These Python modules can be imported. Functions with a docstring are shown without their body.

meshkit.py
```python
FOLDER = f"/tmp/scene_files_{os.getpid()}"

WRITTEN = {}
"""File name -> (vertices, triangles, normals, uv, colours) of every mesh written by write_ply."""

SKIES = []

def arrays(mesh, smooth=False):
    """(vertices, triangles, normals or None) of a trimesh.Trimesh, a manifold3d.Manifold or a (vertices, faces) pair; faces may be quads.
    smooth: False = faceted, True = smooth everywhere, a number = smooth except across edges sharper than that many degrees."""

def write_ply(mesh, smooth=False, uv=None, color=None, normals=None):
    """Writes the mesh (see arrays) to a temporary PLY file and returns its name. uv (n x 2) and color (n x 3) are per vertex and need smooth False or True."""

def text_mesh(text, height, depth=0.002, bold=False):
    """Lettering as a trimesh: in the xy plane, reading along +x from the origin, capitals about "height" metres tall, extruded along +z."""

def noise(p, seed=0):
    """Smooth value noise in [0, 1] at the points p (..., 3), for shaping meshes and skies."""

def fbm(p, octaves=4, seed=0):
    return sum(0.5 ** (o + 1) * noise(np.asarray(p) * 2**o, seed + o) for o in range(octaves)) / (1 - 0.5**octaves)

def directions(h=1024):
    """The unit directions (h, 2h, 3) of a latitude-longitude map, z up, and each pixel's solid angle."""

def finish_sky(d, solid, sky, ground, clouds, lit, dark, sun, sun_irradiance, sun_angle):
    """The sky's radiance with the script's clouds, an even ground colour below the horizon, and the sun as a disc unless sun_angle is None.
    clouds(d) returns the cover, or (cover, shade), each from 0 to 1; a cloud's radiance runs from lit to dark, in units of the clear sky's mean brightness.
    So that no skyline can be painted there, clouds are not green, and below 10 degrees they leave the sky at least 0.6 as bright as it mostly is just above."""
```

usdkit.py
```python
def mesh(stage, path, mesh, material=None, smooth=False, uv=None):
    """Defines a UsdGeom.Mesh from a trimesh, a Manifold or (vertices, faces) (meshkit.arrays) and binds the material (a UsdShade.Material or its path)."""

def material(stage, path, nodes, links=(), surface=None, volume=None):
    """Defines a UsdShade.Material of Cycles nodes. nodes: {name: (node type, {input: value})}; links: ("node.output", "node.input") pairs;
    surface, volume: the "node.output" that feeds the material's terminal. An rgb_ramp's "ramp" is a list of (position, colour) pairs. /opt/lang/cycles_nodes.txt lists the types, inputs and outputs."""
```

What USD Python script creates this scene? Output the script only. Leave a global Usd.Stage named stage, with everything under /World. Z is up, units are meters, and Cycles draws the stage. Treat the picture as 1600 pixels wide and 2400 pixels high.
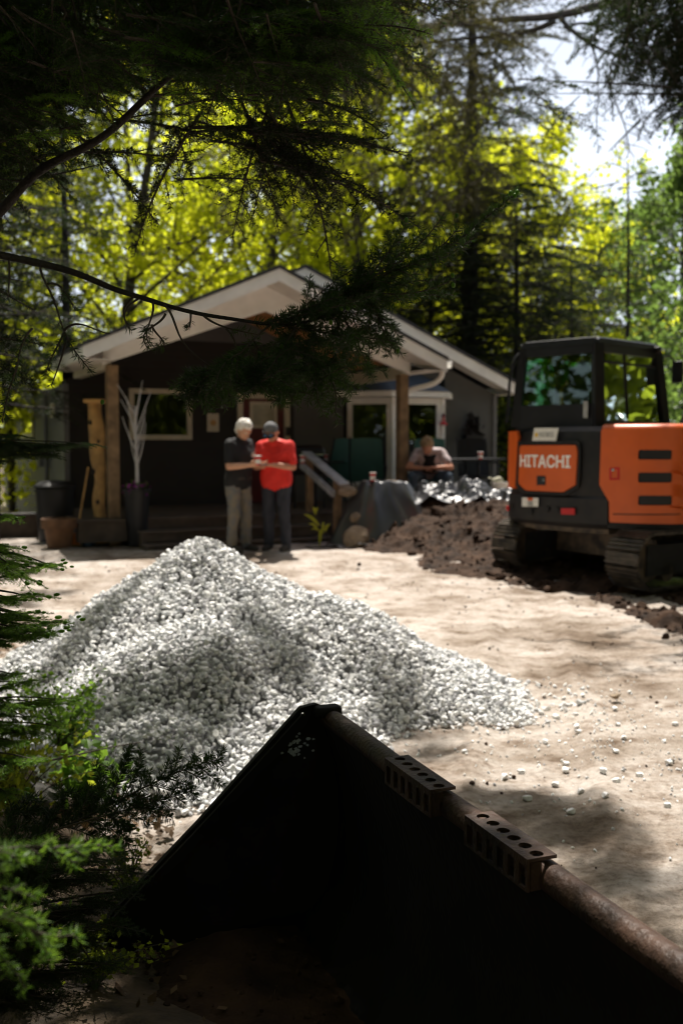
import math, random
import numpy as np
import trimesh
import manifold3d as m3
import shapely.geometry as sg
import usdkit, meshkit
from pxr import Usd, UsdGeom, UsdLux, UsdShade, Gf, Sdf, Vt

stage = Usd.Stage.CreateInMemory()
UsdGeom.SetStageUpAxis(stage, 'Z')
UsdGeom.SetStageMetersPerUnit(stage, 1.0)
UsdGeom.Xform.Define(stage, '/World')
UsdGeom.Scope.Define(stage, '/World/Looks')

# ------------------------------------------------------------------ camera, sky, sun
FPX = 2333.0
PITCH = math.atan(165 / FPX)
EYE = np.array([0, 0, 1.5])
cam = UsdGeom.Camera.Define(stage, '/World/camera')
cam.CreateFocalLengthAttr(35.0)
cam.CreateHorizontalApertureAttr(24.0)
cam.CreateVerticalApertureAttr(36.0)
cam.CreateClippingRangeAttr(Gf.Vec2f(0.05, 5000))
cam.CreateFStopAttr(3.5)
cam.CreateFocusDistanceAttr(2.35)
cam.CreateExposureAttr(0.98)
cam.AddTranslateOp().Set(Gf.Vec3d(0, 0, 1.5))
cam.AddRotateXOp().Set(90 - math.degrees(PITCH))

SUN_AZ, SUN_EL = math.radians(-5), math.radians(68)
SUN = np.array([math.cos(SUN_EL) * math.sin(SUN_AZ), math.cos(SUN_EL) * math.cos(SUN_AZ), math.sin(SUN_EL)])
dome = UsdLux.DomeLight.Define(stage, '/World/sky')
usdkit.material(stage, '/World/Looks/sky_light', {
    'sky': ('sky_texture', {'sky_type': 'single_scattering', 'sun_disc': False, 'sun_elevation': SUN_EL, 'sun_rotation': SUN_AZ,
                            'altitude': 200.0, 'air_density': 1.0, 'aerosol_density': 5.0, 'ozone_density': 1.0}),
    'tc': ('texture_coordinate', {}), 'xyz': ('separate_xyz', {}), 'cn': ('noise_texture', {'scale': 2.2, 'detail': 6.0, 'roughness': .6}),
    'add': ('math', {'math_type': 'multiply_add', 'value2': .35, 'value3': -.17}), 'sub': ('math', {'math_type': 'subtract'}),
    'veil': ('rgb_ramp', {'ramp': [(0.0, (.92, .92, .92)), (.22, (.85, .85, .85)), (.50, (.30, .30, .30)), (.75, (.06, .06, .06)), (1.0, (.04, .04, .04))]}),
    'mx': ('mix_color', {'blend_type': 'mix', 'b': (11.2, 12.2, 14.0), 'use_clamp': False}),
    'bg': ('background_shader', {'strength': 0.058})},
    [('tc.generated', 'xyz.vector'), ('tc.generated', 'cn.vector'), ('cn.fac', 'add.value1'), ('xyz.z', 'sub.value1'), ('add.value', 'sub.value2'), ('sub.value', 'veil.fac'),
     ('veil.color', 'mx.fac'), ('sky.color', 'mx.a'), ('mx.result', 'bg.color')], surface='bg.background')
UsdShade.MaterialBindingAPI.Apply(dome.GetPrim()).Bind(UsdShade.Material.Get(stage, '/World/Looks/sky_light'))
dome.GetPrim().SetCustomDataByKey('kind', 'structure')
sun = UsdLux.DistantLight.Define(stage, '/World/sun')
sun.CreateIntensityAttr(1.25)
sun.CreateAngleAttr(0.53)
sun.CreateColorAttr(Gf.Vec3f(1.0, 0.94, 0.85))
sun.GetPrim().CreateAttribute('inputs:normalize', Sdf.ValueTypeNames.Bool).Set(True)
_z = Gf.Vec3d(*map(float, SUN))
sun.AddTransformOp().Set(Gf.Matrix4d().SetRotate(Gf.Rotation(Gf.Vec3d(0, 0, 1), _z)))

# ------------------------------------------------------------------ placing helpers: photograph ray -> point at a real depth
_F = np.array([0, math.cos(PITCH), -math.sin(PITCH)])
_U = np.array([0, math.sin(PITCH), math.cos(PITCH)])
_R = np.array([1.0, 0, 0])


def ray(px, py):
    return _F * FPX + _R * (px - 800) + _U * (1200 - py)


def P(px, py, d):
    r = ray(px, py)
    return EYE + r * d / r[1]


def G(px, py, z=0.0):
    r = ray(px, py)
    return EYE + r * (z - EYE[2]) / r[2]


HO = np.array([-3.0, 13.1, 0.0])
HA = math.radians(24.8)
HT = np.array([math.cos(HA), math.sin(HA), 0])
HS = np.array([-math.sin(HA), math.cos(HA), 0])


def W(t, s, z=0.0):
    return HO + HT * t + HS * s + np.array([0, 0, z])


# ------------------------------------------------------------------ prim helpers
_used = {}


def numbered(parent, name):
    k = (str(parent), name)
    n = _used.get(k, -1) + 1
    _used[k] = n
    return f'{parent}/{name}' if n == 0 else f'{parent}/{name}_{n:03d}'


def setd(prim, label=None, cat=None, group=None, kind=None):
    for k, v in (('label', label), ('category', cat), ('group', group), ('kind', kind)):
        if v:
            prim.SetCustomDataByKey(k, v)
    return prim


def thing(name, label, cat, loc=(0, 0, 0), rz=0.0, group=None, scale=None, kind=None):
    x = UsdGeom.Xform.Define(stage, numbered('/World', name))
    x.AddTranslateOp().Set(Gf.Vec3d(*map(float, loc)))
    x.AddRotateZOp().Set(float(math.degrees(rz)))
    s = scale if scale is not None else (1, 1, 1)
    x.AddScaleOp().Set(Gf.Vec3f(*map(float, s)))
    return setd(x.GetPrim(), label, cat, group, kind)


def copy_thing(src, loc, rz=0.0, label=None, group=None, scale=None):
    d = src.GetCustomData()
    base = src.GetName()
    if base[-4:-3] == '_' and base[-3:].isdigit():
        base = base[:-4]
    x = thing(base, label or d['label'], d['category'], loc, rz, group or d.get('group'), scale)
    x.GetReferences().AddInternalReference(src.GetPath())
    x.SetInstanceable(True)
    return x


def path_of(parent):
    return '/World' if parent is None else str(parent.GetPath())


def part(name, mesh, mat, parent, smooth=35, label=None, kind=None, uv=None):
    if isinstance(mesh, MB):
        mesh = mesh.get()
    m = usdkit.mesh(stage, numbered(path_of(parent), name), mesh, M[mat], smooth)
    setd(m.GetPrim(), label, None, None, kind)
    return m.GetPrim()


def top(name, mesh, mat, label=None, cat=None, group=None, kind=None, smooth=35):
    p = part(name, mesh, mat, None, smooth)
    return setd(p, label, cat, group, kind)


class MB:
    """collects shapes into one mesh"""
    def __init__(self):
        self.v, self.f, self.n = [], [], 0

    def add(self, v, f):
        v = np.asarray(v, float).reshape(-1, 3)
        f = np.asarray(f, int)
        if f.shape[1] == 4:
            f = np.vstack([f[:, [0, 1, 2]], f[:, [0, 2, 3]]])
        self.v.append(v)
        self.f.append(f + self.n)
        self.n += len(v)
        return self

    def tm(self, m, T=None):
        v = np.array(m.vertices)
        if T is not None:
            v = v @ np.asarray(T)[:3, :3].T + np.asarray(T)[:3, 3]
        return self.add(v, m.faces)

    def box(self, lo, hi):
        lo, hi = np.asarray(lo, float), np.asarray(hi, float)
        c = np.array([[x, y, z] for x in (0, 1) for y in (0, 1) for z in (0, 1)]) * (hi - lo) + lo
        return self.add(c, [[0, 1, 3, 2], [4, 6, 7, 5], [0, 4, 5, 1], [2, 3, 7, 6], [0, 2, 6, 4], [1, 5, 7, 3]])

    def obox(self, o, ax, ay, az):
        """box with corner o and edge vectors"""
        o, ax, ay, az = (np.asarray(q, float) for q in (o, ax, ay, az))
        c = np.array([o + ax * x + ay * y + az * z for x in (0, 1) for y in (0, 1) for z in (0, 1)])
        return self.add(c, [[0, 1, 3, 2], [4, 6, 7, 5], [0, 4, 5, 1], [2, 3, 7, 6], [0, 2, 6, 4], [1, 5, 7, 3]])

    def bar(self, a, b, w, h, up=(0, 0, 1)):
        a, b = np.asarray(a, float), np.asarray(b, float)
        d = b - a
        s = np.cross(d, up)
        s /= np.linalg.norm(s) + 1e-12
        u = np.cross(s, d)
        u /= np.linalg.norm(u) + 1e-12
        return self.obox(a - s * w / 2 - u * h / 2, d, s * w, u * h)

    def tube(self, pts, r, n=8, cap=True):
        v, f = tube(pts, r, n, cap)
        return self.add(v, f)

    def get(self):
        return trimesh.Trimesh(np.vstack(self.v), np.vstack(self.f), process=False)


def unit(v):
    v = np.asarray(v, float)
    return v / (np.linalg.norm(v, axis=-1, keepdims=True) + 1e-12)


def tube(pts, r, n=8, cap=True):
    pts = np.asarray(pts, float)
    k = len(pts)
    r = np.broadcast_to(np.asarray(r, float), (k,))
    t = unit(np.gradient(pts, axis=0))
    ref = np.array([0, 0, 1.0]) if abs(t[0, 2]) < .9 else np.array([1.0, 0, 0])
    a = unit(np.cross(t, ref))
    for i in range(1, k):
        w = a[i - 1] - t[i] * (a[i - 1] @ t[i])
        a[i] = unit(w)
    b = np.cross(t, a)
    th = np.arange(n) * 2 * np.pi / n
    ring = pts[:, None] + r[:, None, None] * (np.cos(th)[None, :, None] * a[:, None] + np.sin(th)[None, :, None] * b[:, None])
    v = ring.reshape(-1, 3)
    i = np.arange(k - 1)[:, None] * n
    j = np.arange(n)[None]
    q = np.stack([i + j, i + (j + 1) % n, i + n + (j + 1) % n, i + n + j], -1).reshape(-1, 4)
    f = np.vstack([q[:, [0, 1, 2]], q[:, [0, 2, 3]]])
    if cap:
        v = np.vstack([v, pts[:1], pts[-1:]])
        c0, c1 = k * n, k * n + 1
        jj = np.arange(n)
        f = np.vstack([f, np.stack([np.full(n, c0), (jj + 1) % n, jj], 1),
                       np.stack([np.full(n, c1), (k - 1) * n + jj, (k - 1) * n + (jj + 1) % n], 1)])
    return v, f


def spline(pts, n=24):
    """Catmull-Rom through the points"""
    p = np.asarray(pts, float)
    if len(p) < 3:
        return np.linspace(p[0], p[-1], n)
    from scipy.interpolate import CubicSpline
    d = np.r_[0, np.cumsum(np.linalg.norm(np.diff(p, axis=0), axis=1) ** .7)]
    return CubicSpline(d, p)(np.linspace(0, d[-1], n))


def rbox(size, r=0.01, seg=2):
    """rounded box centred at the origin"""
    x, y, z = (max(s / 2 - r, 1e-4) for s in size)
    s = m3.Manifold.sphere(r, 4 * seg)
    return m3.Manifold.batch_hull([s.translate((a * x, b * y, c * z)) for a in (-1, 1) for b in (-1, 1) for c in (-1, 1)])


def man_tm(m):
    k = m.to_mesh()
    return trimesh.Trimesh(k.vert_properties[:, :3], k.tri_verts, process=False)


def extrude(poly, h):
    return trimesh.creation.extrude_polygon(poly, h, engine='earcut')


def xz_plate(poly, y0, y1):
    """polygon in x,z extruded between y0 and y1"""
    m = extrude(poly, abs(y1 - y0))
    v = np.array(m.vertices)
    w = np.stack([v[:, 0], max(y0, y1) - v[:, 2], v[:, 1]], 1)
    return trimesh.Trimesh(w, m.faces, process=False)


def quat(R):
    """rotation matrices (n,3,3) -> wxyz"""
    from scipy.spatial.transform import Rotation
    q = Rotation.from_matrix(R).as_quat()
    return np.concatenate([q[:, 3:], q[:, :3]], 1)


def instancer(name, parent, protos, pos, rot, scale, ids, label=None, cat=None):
    """protos: list of (mesh, material)"""
    path = numbered(path_of(parent), name)
    pi = UsdGeom.PointInstancer.Define(stage, path)
    for i, (mesh, mt) in enumerate(protos):
        if isinstance(mesh, MB):
            mesh = mesh.get()
        p = f'{path}/piece' if i == 0 else f'{path}/piece_{i:03d}'
        usdkit.mesh(stage, p, mesh, M[mt], 25 if len(mesh.faces) < 400 else False)
        pi.GetPrototypesRel().AddTarget(p)
    q = quat(np.asarray(rot))
    pi.CreateProtoIndicesAttr(Vt.IntArray.FromNumpy(np.asarray(ids, np.int32)))
    pi.CreatePositionsAttr(Vt.Vec3fArray.FromNumpy(np.asarray(pos, np.float32)))
    pi.CreateOrientationsAttr(Vt.QuathArray([Gf.Quath(float(a), float(b), float(c), float(d)) for a, b, c, d in q]))
    sc = np.asarray(scale, np.float32)
    if sc.ndim == 1:
        sc = np.repeat(sc[:, None], 3, 1)
    pi.CreateScalesAttr(Vt.Vec3fArray.FromNumpy(sc))
    setd(pi.GetPrim(), label, cat, None, 'stuff')
    return pi.GetPrim()


def rand_rot(n, rng):
    from scipy.spatial.transform import Rotation
    return Rotation.random(n, random_state=int(rng.integers(1 << 30))).as_matrix()


# ------------------------------------------------------------------ materials
M = {}


def mat(name, col, rough=.6, var=.2, scale=5.0, bump=0.0, bscale=60.0, metal=0.0, spec=.4, col2=None, detail=5.0, lo=.35, hi=.65, **kw):
    c = np.array(col, float)
    a, b = (c * (1 - var), c * (1 + var)) if col2 is None else (c, np.array(col2, float))
    nodes = {'g': ('geometry', {}), 'n': ('noise_texture', {'scale': scale, 'detail': detail, 'roughness': .6}),
             'r': ('rgb_ramp', {'ramp': [(lo, tuple(a)), (hi, tuple(b))]}),
             'p': ('principled_bsdf', {'roughness': rough, 'metallic': metal, 'specular_ior_level': spec, **kw})}
    links = [('g.position', 'n.vector'), ('n.fac', 'r.fac'), ('r.color', 'p.base_color')]
    if bump:
        nodes['bn'] = ('noise_texture', {'scale': bscale, 'detail': 4.0})
        nodes['b'] = ('bump', {'strength': bump, 'distance': .01})
        links += [('g.position', 'bn.vector'), ('bn.fac', 'b.height'), ('b.normal', 'p.normal')]
    M[name] = usdkit.material(stage, f'/World/Looks/{name}', nodes, links, surface='p.BSDF')


def leafmat(name, col, trans, tmix=.5, scale=.9, var=.45, rough=.5, spec=.3, fine=7.0):
    c, t = np.array(col), np.array(trans)
    nodes = {'g': ('geometry', {}), 'n': ('noise_texture', {'scale': scale, 'detail': 2.0}),
             'n2': ('noise_texture', {'scale': fine, 'detail': 1.0}),
             'mx': ('mix_float', {'fac': .5}),
             'r': ('rgb_ramp', {'ramp': [(.32, tuple(c * (1 - var))), (.68, tuple(c * (1 + var)))]}),
             'r2': ('rgb_ramp', {'ramp': [(.32, tuple(t * (1 - var) * np.array([.8, 1, 1]))), (.68, tuple(t * (1 + var)))]}),
             'p': ('principled_bsdf', {'roughness': rough, 'specular_ior_level': spec}),
             't': ('translucent_bsdf', {}), 'm': ('mix_closure', {'fac': tmix})}
    M[name] = usdkit.material(stage, f'/World/Looks/{name}', nodes, [
        ('g.position', 'n.vector'), ('g.position', 'n2.vector'), ('n.fac', 'mx.a'), ('n2.fac', 'mx.b'), ('mx.result', 'r.fac'), ('mx.result', 'r2.fac'),
        ('r.color', 'p.base_color'), ('r2.color', 't.color'), ('p.BSDF', 'm.closure1'), ('t.BSDF', 'm.closure2')], surface='m.closure')


def glassmat(name, tint, gl=(1, 1, 1), rough=.02):
    M[name] = usdkit.material(stage, f'/World/Looks/{name}', {
        'f': ('fresnel', {'IOR': 1.5}), 't': ('transparent_bsdf', {'color': tint}), 'g': ('glossy_bsdf', {'color': gl, 'roughness': rough}),
        'm': ('mix_closure', {})}, [('f.fac', 'm.fac'), ('t.BSDF', 'm.closure1'), ('g.BSDF', 'm.closure2')], surface='m.closure')


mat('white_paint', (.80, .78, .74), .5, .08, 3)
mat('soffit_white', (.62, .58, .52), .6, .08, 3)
mat('siding_shaded', (.016, .014, .012), .6, .2, 2)  # same siding, with the porch shade put into its colour
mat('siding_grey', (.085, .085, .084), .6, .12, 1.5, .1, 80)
mat('corner_grey', (.13, .13, .13), .6, .1)
mat('shingle', (.05, .05, .055), .9, .3, 12, .5, 90)
mat('bay_metal', (.055, .075, .105), .45, .25, 4, .1, 30)
mat('cedar', (.42, .185, .06), .5, .35, 5, .15, 50)
mat('post_wood', (.20, .125, .065), .7, .35, 6, .3, 50)
mat('log_wood', (.40, .225, .075), .6, .35, 4, .3, 30)
mat('deck_wood', (.075, .055, .04), .75, .3, 5, .3, 60)
mat('rail_wood', (.30, .30, .31), .7, .25, 6, .3, 60)
mat('foundation', (.16, .15, .14), .9, .2, 6, .4, 40)
mat('door_red', (.09, .012, .012), .45, .15)
mat('curtain', (.42, .40, .30), .8, .15, 6)
mat('trim_cream', (.55, .50, .38), .5, .1)
mat('black_plastic', (.006, .006, .0065), .45, .3, 8)
mat('black_metal', (.005, .005, .0055), .45, .3, 8, spec=.3)
mat('chrome_edge', (.5, .5, .5), .25, .1, metal=1.0)
mat('orange_paint', (.54, .088, .008), .4, .08, 3, .03, 8, spec=.5)
mat('excavator_grey', (.006, .006, .007), .5, .3, 7, .1, 40, spec=.3, col2=(.016, .014, .012))
mat('muddy_steel', (.02, .017, .015), .55, .3, 9, .5, 40, col2=(.11, .08, .052), metal=.35)
mat('track_shoe', (.02, .018, .016), .38, .3, 7, .4, 40, col2=(.11, .088, .066), metal=.4)
mat('rust_steel', (.012, .008, .006), .55, .4, 9, .45, 70, col2=(.060, .033, .022), metal=.1, spec=.25)
mat('dark_steel', (.004, .004, .004), .7, .3, 6, .3, 40, spec=.15, col2=(.010, .008, .007))
mat('steel_fleck', (.30, .33, .38), .5, .3, 60)
mat('white_letter', (.82, .80, .76), .5, .05)
mat('sticker_white', (.62, .61, .56), .5, .08, 20)
mat('sticker_grey', (.30, .30, .28), .5, .2, 20)
mat('sticker_yellow', (.65, .42, .05), .5, .1)
mat('red_reflector', (.45, .01, .012), .3, .1)
mat('seat_black', (.012, .012, .012), .8, .3, 20)
glassmat('cab_glass', (.46, .68, .58), (.6, .7, .65))
glassmat('house_glass', (.75, .8, .78))
mat('room_dark', (.03, .028, .026), .9, .2)
mat('gravel_a', (.66, .66, .66), .6, .12, 40, .2, 150)
mat('gravel_b', (.52, .53, .54), .6, .15, 40, .2, 150)
mat('gravel_c', (.74, .735, .72), .6, .1, 40, .2, 150)
mat('gravel_d', (.34, .34, .355), .6, .2, 40, .2, 150)
mat('gravel_core', (.20, .20, .20), .9, .2, 30)
mat('rock', (.07, .065, .06), .85, .35, 5, .6, 25)
mat('rock_brown', (.24, .18, .12), .8, .4, 6, .6, 25)
mat('soil', (.014, .008, .005), .85, .4, 5, .8, 50, spec=.15, col2=(.050, .027, .015))
mat('tarp', (.022, .022, .025), .34, .3, 5, .1, 12, spec=.9)
mat('plastic_white', (.70, .68, .64), .45, .08)
mat('cup_red', (.50, .02, .02), .35, .1)
mat('sling_green', (.02, .075, .06), .6, .15, 30)
mat('bark_dark', (.022, .018, .016), .9, .4, 12, .8, 60)
mat('bark', (.05, .042, .035), .9, .4, 8, .8, 40)
mat('twig', (.045, .035, .028), .85, .3, 20, .4, 120)
mat('white_branch', (.46, .44, .43), .6, .08)
leafmat('needle', (.010, .021, .005), (.050, .100, .012), .4, 3.0, .5, .45, .35)
leafmat('needle_bright', (.05, .105, .012), (.22, .40, .03), .4, 4.0, .5, .45, .3)
leafmat('needle_far', (.008, .014, .005), (.030, .050, .009), .35, .9, .5, .5, .2)
leafmat('needle_brown', (.035, .032, .012), (.10, .09, .02), .4, 1.2, .5, .5, .2)
leafmat('maple', (.08, .118, .010), (.74, .74, .032), .74, .35, .45, .5, .25, 2.5)
leafmat('maple_green', (.05, .085, .025), (.22, .32, .06), .5, .35, .45, .5, .25, 2.5)
leafmat('forest_leaf', (.05, .070, .012), (.36, .40, .03), .55, .25, .6, .5, .2, 1.6)
leafmat('bush_leaf', (.07, .14, .02), (.25, .40, .04), .5, 4, .4, .45, .3, 14)
leafmat('yellow_leaf', (.40, .40, .03), (.50, .50, .04), .4, 5, .3, .45, .3)
leafmat('purple_flower', (.28, .04, .25), (.3, .04, .25), .3, 20, .4, .6, .2)
leafmat('litter', (.11, .07, .04), (.12, .07, .03), .2, 6, .5, .7, .2)
mat('skin', (.50, .27, .17), .5, .08, 12)
mat('skin_red', (.45, .20, .12), .5, .08, 12)
mat('hair_white', (.68, .64, .58), .7, .12, 60)
mat('hair_sandy', (.26, .16, .08), .7, .25, 60)
mat('shirt_black', (.007, .007, .008), .8, .2, 20)
mat('shirt_red', (.62, .022, .014), .75, .1, 10)
mat('shirt_plaid', (.42, .34, .34), .8, .3, 25)
mat('jeans_worn', (.10, .11, .125), .8, .3, 9, col2=(.19, .155, .105))
mat('jeans_dark', (.022, .024, .034), .8, .2, 12)
mat('jeans_blue', (.06, .085, .12), .8, .2, 12)
mat('cap_grey', (.11, .11, .115), .8, .15, 20)
mat('boot', (.03, .025, .02), .7, .2)
mat('terracotta', (.14, .07, .035), .8, .25, 6)
mat('blue_thing', (.04, .09, .16), .6, .2)
mat('orange_thing', (.7, .2, .03), .6, .1)
# ------------------------------------------------------------------ ground
def smooth01(a, b, x):
    t = np.clip((np.asarray(x, float) - a) / (b - a), 0, 1)
    return t * t * (3 - 2 * t)


def gz(x, y):
    x, y = np.asarray(x, float), np.asarray(y, float)
    p = np.stack([x, y, 0 * x], -1)
    near = np.exp(-((np.hypot(x, y - 7) / 14) ** 4))
    z = .15 * smooth01(9.8, 12.2, y) * near
    z = z + near * ((meshkit.fbm(p * np.array([.9, 1.3, 1]) + 7.3, 4, 3) - .5) * .075 + (meshkit.fbm(p * np.array([5, 9, 1]) + 1.3, 3, 9) - .5) * .045)
    # ruts left by the tracked machine, running from the dug soil towards the camera
    for ox in (0.0, 1.5):
        cx = 1.15 + ox + .16 * (y - 6) + .035 * (y - 6) ** 2 * np.sign(y - 6) * .3
        d = np.abs(x - cx)
        k = smooth01(.30, .16, d) * smooth01(2.6, 4.2, y) * smooth01(11, 9, y)
        z = z - k * (.016 + .004 * np.sin(y * 2 * np.pi / .135 + 2 * (x - cx))) + .02 * np.exp(-((d - .30) / .07) ** 2) * smooth01(2.6, 4.2, y) * smooth01(11, 9, y)
    return z


def grid_mesh(xs, ys, zf):
    X, Y = np.meshgrid(xs, ys, indexing='ij')
    Z = zf(X, Y)
    v = np.stack([X, Y, Z], -1).reshape(-1, 3)
    n, k = len(xs), len(ys)
    i = np.arange(n - 1)[:, None] * k
    j = np.arange(k - 1)[None]
    q = np.stack([i + j, i + k + j, i + k + j + 1, i + j + 1], -1).reshape(-1, 4)
    return trimesh.Trimesh(v, np.vstack([q[:, [0, 1, 2]], q[:, [0, 2, 3]]]), process=False)


far = np.array([9, 11, 14, 19, 27, 40, 70, 130, 260])
xs = np.r_[-far[::-1], np.arange(-7.5, 7.51, .05), far]
ys = np.r_[-far[::-1], np.arange(-1, 16.01, .05), far + 10]

nodes = {'g': ('geometry', {}), 'mp': ('mapping', {'scale': (.85, 1.0, 1)}), 'mp2': ('mapping', {'scale': (2.6, 3.4, 2)}),
         'n1': ('noise_texture', {'scale': 1.0, 'detail': 6.0, 'roughness': .65}), 'n2': ('noise_texture', {'scale': 1.6, 'detail': 8.0, 'roughness': .75}),
         'n3': ('noise_texture', {'scale': 34.0, 'detail': 5.0, 'roughness': .75}),
         'r1': ('rgb_ramp', {'ramp': [(.34, (.15, .112, .082)), (.43, (.275, .23, .19)), (.53, (.405, .36, .322)), (.75, (.50, .46, .425))]}),
         'r2': ('rgb_ramp', {'ramp': [(.36, (.40, .33, .27)), (.45, (.80, .76, .72)), (.55, (1.0, 1.0, 1.0))]}),
         'r3': ('rgb_ramp', {'ramp': [(.33, (.62, .60, .57)), (.5, (1.0, 1.0, 1.0)), (.72, (1.12, 1.12, 1.12))]}),
         'm1': ('mix_color', {'blend_type': 'multiply', 'fac': 1.0, 'use_clamp': False}), 'm2': ('mix_color', {'blend_type': 'multiply', 'fac': 1.0, 'use_clamp': False}),
         'bn': ('noise_texture', {'scale': 22.0, 'detail': 7.0, 'roughness': .75}), 'b': ('bump', {'strength': 1.0, 'distance': .022}),
         'p': ('principled_bsdf', {'roughness': .9, 'specular_ior_level': .2})}
M['dirt'] = usdkit.material(stage, '/World/Looks/dirt', nodes, [
    ('g.position', 'mp.vector'), ('g.position', 'mp2.vector'), ('mp.vector', 'n1.vector'), ('mp2.vector', 'n2.vector'), ('g.position', 'n3.vector'),
    ('n1.fac', 'r1.fac'), ('n2.fac', 'r2.fac'), ('n3.fac', 'r3.fac'), ('r1.color', 'm1.a'), ('r2.color', 'm1.b'), ('m1.result', 'm2.a'), ('r3.color', 'm2.b'),
    ('m2.result', 'p.base_color'), ('g.position', 'bn.vector'), ('bn.fac', 'b.height'), ('b.normal', 'p.normal')], surface='p.BSDF')
mat('floor_litter', (.022, .016, .010), .95, .5, 9, .8, 40, col2=(.085, .058, .035))

top('driveway_ground', grid_mesh(xs, ys, gz), 'dirt', kind='structure', smooth=True)


# forest floor: litter sheet left of the drive, with a ragged edge
def edge_x(y):
    y = np.asarray(y, float)
    e = np.where(y < 7, -.05 - (y - 2.3) * .50, -2.40 - (y - 7) * 1.1)
    return e


def floor_sheet():
    ysf = np.r_[-20, -10, -5, -3, np.arange(-2, 10, .07), 11, 13, 16, 20, 26, 34, 45, 60]
    us = np.r_[0, .02, .05, .1, .16, .23, .31, .4, .5, .62, .75, .9, 1.1, 1.35, 1.7, 2.2, 3, 4.5, 7, 12, 22, 45]
    Y, Uu = np.meshgrid(ysf, us, indexing='ij')
    e = np.minimum(edge_x(Y), 1.0)
    e = e + (meshkit.fbm(np.stack([Y * 2.3, 0 * Y, 0 * Y], -1), 4, 21) - .5) * .7
    X = e - Uu
    Z = gz(X, Y) + .006 + smooth01(0, .5, Uu) * (.02 + .10 * meshkit.fbm(np.stack([X * 1.7, Y * 1.7, 0 * X], -1), 4, 5) + .03 * meshkit.fbm(np.stack([X * 9, Y * 9, 0 * X], -1), 3, 6)) - .02 * (Uu == 0)
    v = np.stack([X, Y, Z], -1).reshape(-1, 3)
    n, k = Y.shape
    i = np.arange(n - 1)[:, None] * k
    j = np.arange(k - 1)[None]
    q = np.stack([i + j, i + k + j, i + k + j + 1, i + j + 1], -1).reshape(-1, 4)[:, ::-1]
    return trimesh.Trimesh(v, np.vstack([q[:, [0, 1, 2]], q[:, [0, 2, 3]]]), process=False)


top('forest_floor', floor_sheet(), 'floor_litter', kind='structure', smooth=True)
bk = grid_mesh(np.r_[-60, -40, -25, np.arange(-15, 40, 2.5), 60], np.r_[np.arange(24, 60, 2.5), 90], lambda X, Y: .012 + smooth01(24, 30, Y) * (.25 + .5 * meshkit.fbm(np.stack([X * .2, Y * .2, 0 * X], -1), 3, 8)) - .05 * (Y <= 24))
top('forest_floor', bk, 'floor_litter', kind='structure', smooth=True)


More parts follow.
